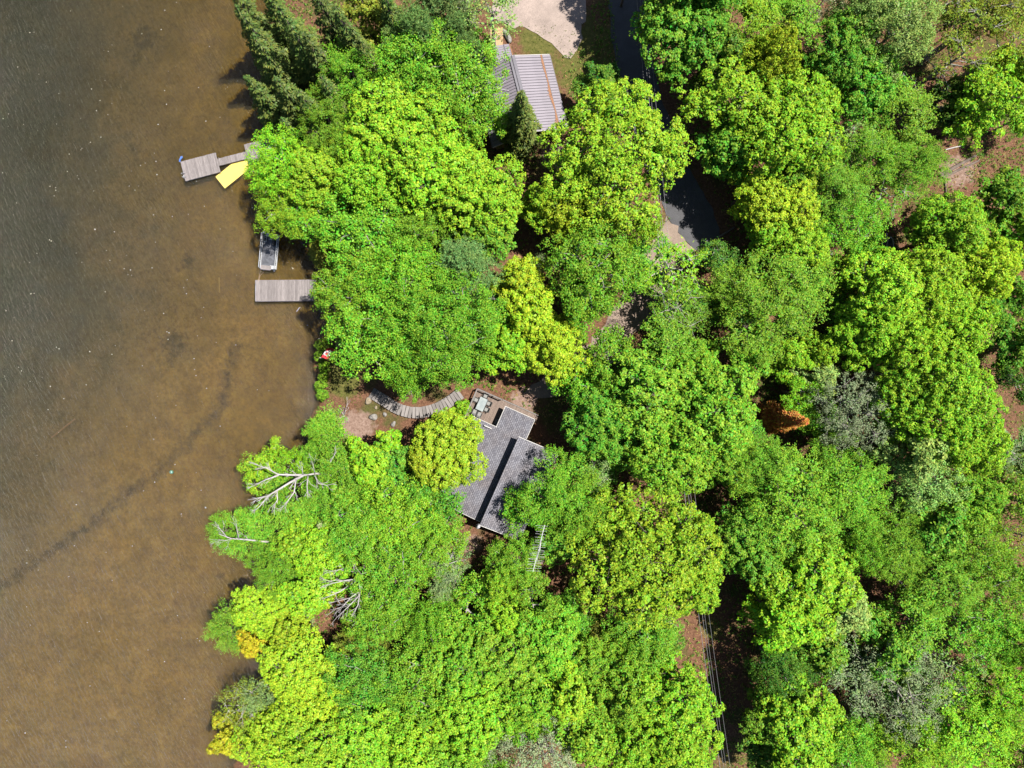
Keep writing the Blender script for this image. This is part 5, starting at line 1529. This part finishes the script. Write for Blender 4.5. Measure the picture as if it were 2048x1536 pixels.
for k in range(9):
    t = k * .7 + .3; L_ = 16 + 14 * ((k * 37) % 10) / 10; st.append(([(893, 1130, 8.3), (893 + L_ * .6 * math.cos(t), 1130 + L_ * .6 * math.sin(t), 8.1), (893 + L_ * math.cos(t), 1130 + L_ * math.sin(t), 7.7)], .05))
dead_tree((893, 1118), st, 'star shaped bare dead treetop below the cottage', seed=4)
dead_tree((885, 462), [([(890, 470, .5), (885, 458, 4)], .1), ([(886, 460, 4), (872, 444, 5.2), (857, 436, 6)], .06), ([(885, 458, 4), (866, 428, 5.4), (862, 418, 6)], .05), ([(888, 464, 3), (868, 452, 4.5), (850, 442, 5)], .05), ([(886, 458, 4), (880, 436, 5.4)], .05)],
          'grey leafless sapling in a dark gap below the lime maples', seed=5)
dead_tree((1012, 632), [([(1016, 636, .5), (1010, 612, 5)], .08), ([(1010, 614, 5), (1000, 602, 6), (986, 598, 7)], .05), ([(1010, 614, 5), (1018, 610, 6), (1024, 620, 6.5)], .05), ([(1012, 622, 4), (998, 616, 5.5)], .05), ([(1008, 640, 3), (998, 648, 4.5), (992, 658, 5)], .05)],
          'grey leafless sapling left of the yellow green middle maple', seed=6)
dead_tree((742, 200), [([(748, 210, 5), (741, 190, 9)], .11), ([(741, 190, 9), (742, 172, 10.2), (748, 158, 11)], .08), ([(741, 184, 9.4), (750, 172, 10.4), (760, 163, 11)], .07), ([(742, 176, 10), (737, 164, 10.6)], .06)], 'white forked birch top above the big lime maple', 'birch_tree', 'deadwood', False, seed=7)
dead_tree((702, 170), [([(706, 178, 5), (702, 158, 9)], .08), ([(702, 158, 9), (696, 138, 10), (689, 118, 11)], .06)], 'thin white birch limb below the right end spruce', 'birch_tree', 'deadwood', False, seed=8)
dead_tree((1838, 215), [([(1845, 232, 1), (1832, 196, 6)], .12), ([(1832, 196, 6), (1818, 172, 8), (1806, 146, 9.4)], .10), ([(1832, 198, 6), (1834, 182, 7.4), (1826, 160, 8.6)], .07), ([(1845, 200, 5), (1866, 212, 6.5), (1884, 214, 7)], .07)],
          'white barked birch limbs in the gap right of the vivid maples', 'birch_tree', seed=9)
dead_tree((1880, 150), [([(1872, 158, 1), (1866, 132, 6)], .14), ([(1866, 132, 6), (1880, 142, 7.5), (1914, 142, 9)], .10), ([(1868, 138, 6), (1888, 152, 7), (1896, 172, 7.5)], .08), ([(1880, 128, 6.5), (1920, 122, 9), (1985, 134, 11)], .08), ([(1866, 130, 6), (1850, 118, 7), (1880, 108, 9)], .07)],
          'pale birch with forked white limbs left of the upper right lime maple', 'birch_tree', seed=10)
dead_tree((1850, 80), [([(1838, 92, 1), (1890, 52, 8)], .14), ([(1890, 52, 8), (1936, 36, 11), (1975, 20, 12.5)], .10), ([(1895, 50, 8.5), (1950, 42, 11), (2010, 34, 13)], .08), ([(1920, 42, 10), (1985, 14, 13), (2040, 6, 14.5)], .08), ([(1910, 46, 9.5), (1960, 14, 12), (1990, -6, 13)], .07)],
          'long white birch limbs streaking through the top right corner', 'birch_tree', seed=11)
dead_tree((1722, 300), [([(1710, 318, .5), (1716, 305, 4)], .1), ([(1716, 305, 4), (1700, 296, 5), (1690, 300, 5.5)], .06), ([(1716, 305, 4), (1732, 312, 5), (1742, 324, 5.6)], .06), ([(1712, 310, 3), (1706, 330, 5), (1694, 342, 5.5)], .06), ([(1716, 306, 4), (1722, 292, 5.2), (1734, 286, 5.8)], .05)],
          'grey tangled brush tree left of the fallen logs, upper tangle', seed=12)
dead_tree((1738, 372), [([(1728, 378, .5), (1738, 372, 3.5)], .1), ([(1738, 372, 3.5), (1716, 374, 4.5), (1706, 380, 5)], .06), ([(1738, 372, 3.5), (1748, 362, 4.6), (1762, 360, 5)], .06), ([(1736, 372, 3.4), (1722, 386, 4.6)], .05), ([(1738, 372, 3.5), (1752, 380, 4.6)], .05)],
          'grey tangled brush tree left of the fallen logs, lower tangle', seed=13)
dead_tree((1700, 1232), [([(1690, 1222, .5), (1706, 1236, 5)], .09), ([(1706, 1236, 5), (1692, 1222, 6), (1688, 1210, 6.6)], .05), ([(1706, 1238, 5), (1704, 1218, 6), (1712, 1206, 6.8)], .05), ([(1706, 1240, 5), (1690, 1236, 6), (1682, 1246, 6.5)], .05)], 'grey leafless sapling above the lower right dark gap', seed=14)
dead_tree((1640, 1100), [([(1650, 1088, .5), (1640, 1096, 6)], .09), ([(1640, 1096, 6), (1634, 1080, 7), (1626, 1070, 7.6)], .05), ([(1640, 1096, 6), (1622, 1100, 7), (1612, 1096, 7.5)], .05), ([(1640, 1096, 6), (1646, 1078, 7.2)], .05)], 'grey leafless sapling above the biggest lower right maple', seed=15)
wr_ = dead_tree((689, 834), [([(690, 838, .1), (688, 830, .9)], .14), ([(688, 830, .8), (692, 818, 1.2), (696, 806, 1.4)], .07), ([(688, 832, .7), (680, 836, 1.0)], .09), ([(690, 834, .6), (698, 838, .9)], .08), ([(688, 832, .7), (684, 824, 1.0)], .07)], 'white driftwood root stump on the bare clearing', 'driftwood_stump', seed=16)
wr_['category'] = 'stump'

# ------------------------------------------------------------------ low plants of the forest floor
def ground_cover(name, n_, label, colr, size, dens_fn, seed, hgt=.35):
    rg = np.random.default_rng(seed); x = rg.uniform(-30, 64, n_ * 3); y = rg.uniform(-50, 50, n_ * 3)
    d = x - shore_x(y); px = x * PPM + 1024; py = 768 - y * PPM
    ok = (d > .2) & dens_fn(px, py, rg.random(len(x)))
    x = x[ok][:n_]; y = y[ok][:n_]; m_ = len(x)
    li = np.repeat(np.arange(m_), 6); k = len(li)
    t = rg.uniform(0, 6.28, k); o = np.stack([np.cos(t), np.sin(t), np.zeros(k)], -1); L = size * rg.uniform(.6, 1.4, k)
    c = np.stack([x[li], y[li], gz(x, y)[li] + hgt * rg.uniform(.2, 1, k)], -1) + o * L[:, None] * .55
    nr = unit(np.array([0, 0, 1.]) + o * .5 + rg.normal(0, .3, (k, 3)))
    V, q, tn = leaf_quads(c, nr, o, L, L * .45, rg.random(k))
    m2 = np_mesh(name, V, q, False, tn); m2.materials.append(M['leaf_fine'])
    o_ = link(name, m2, None, None, color=colr); tag(o_, label, kind='stuff')
def blocked(px, py):
    b = np.zeros(px.shape, bool)
    for c in ([(1205, -80), (1295, -80), (1330, 190), (1432, 420), (1460, 510), (1290, 640), (1090, 810), (1050, 790), (1230, 600), (1340, 440), (1246, 200)], [(980, -80), (1180, -80), (1180, 100), (1120, 120), (1140, 330), (960, 300), (960, 40)],
              [(640, 690), (760, 740), (930, 760), (960, 770), (1080, 830), (1120, 910), (1010, 1080), (860, 1010), (900, 850), (720, 900), (650, 860)]):
        b |= inpoly(px, py, c)
    return b
ground_cover('undergrowth', 30000, 'low ferns and seedlings over the forest floor', (.045, .10, .012), .17,
             lambda px, py, r: (~blocked(px, py)) & (r < .25 + .6 * (np.sin(px * .021 + 1) * np.sin(py * .017) > .1)), 301)
ground_cover('leaf_litter', 26000, 'fallen brown leaves scattered over the forest floor', (.20, .105, .062), .17,
             lambda px, py, r: (~blocked(px, py)) & (r < .6), 302, .05)
ground_cover('lawn_grass', 16000, 'short rough grass round the metal roofed house and shore lawn', (.06, .066, .016), .085,
             lambda px, py, r: ((np.hypot((px - 1190) / 1.5, (py - 130) / 1.3) < 85) | (np.hypot(px - 1075, py - 88) < 55) | (np.hypot(px - 690, (py - 755) / 1.2) < 52)) & (r < .95) & ~((px > 1000) & (px < 1175) & (py < 60)) & ~inpoly(px, py, [(1212, -60), (1285, -60), (1296, 80), (1320, 190), (1290, 330), (1246, 200), (1224, 90)]), 303, .12)
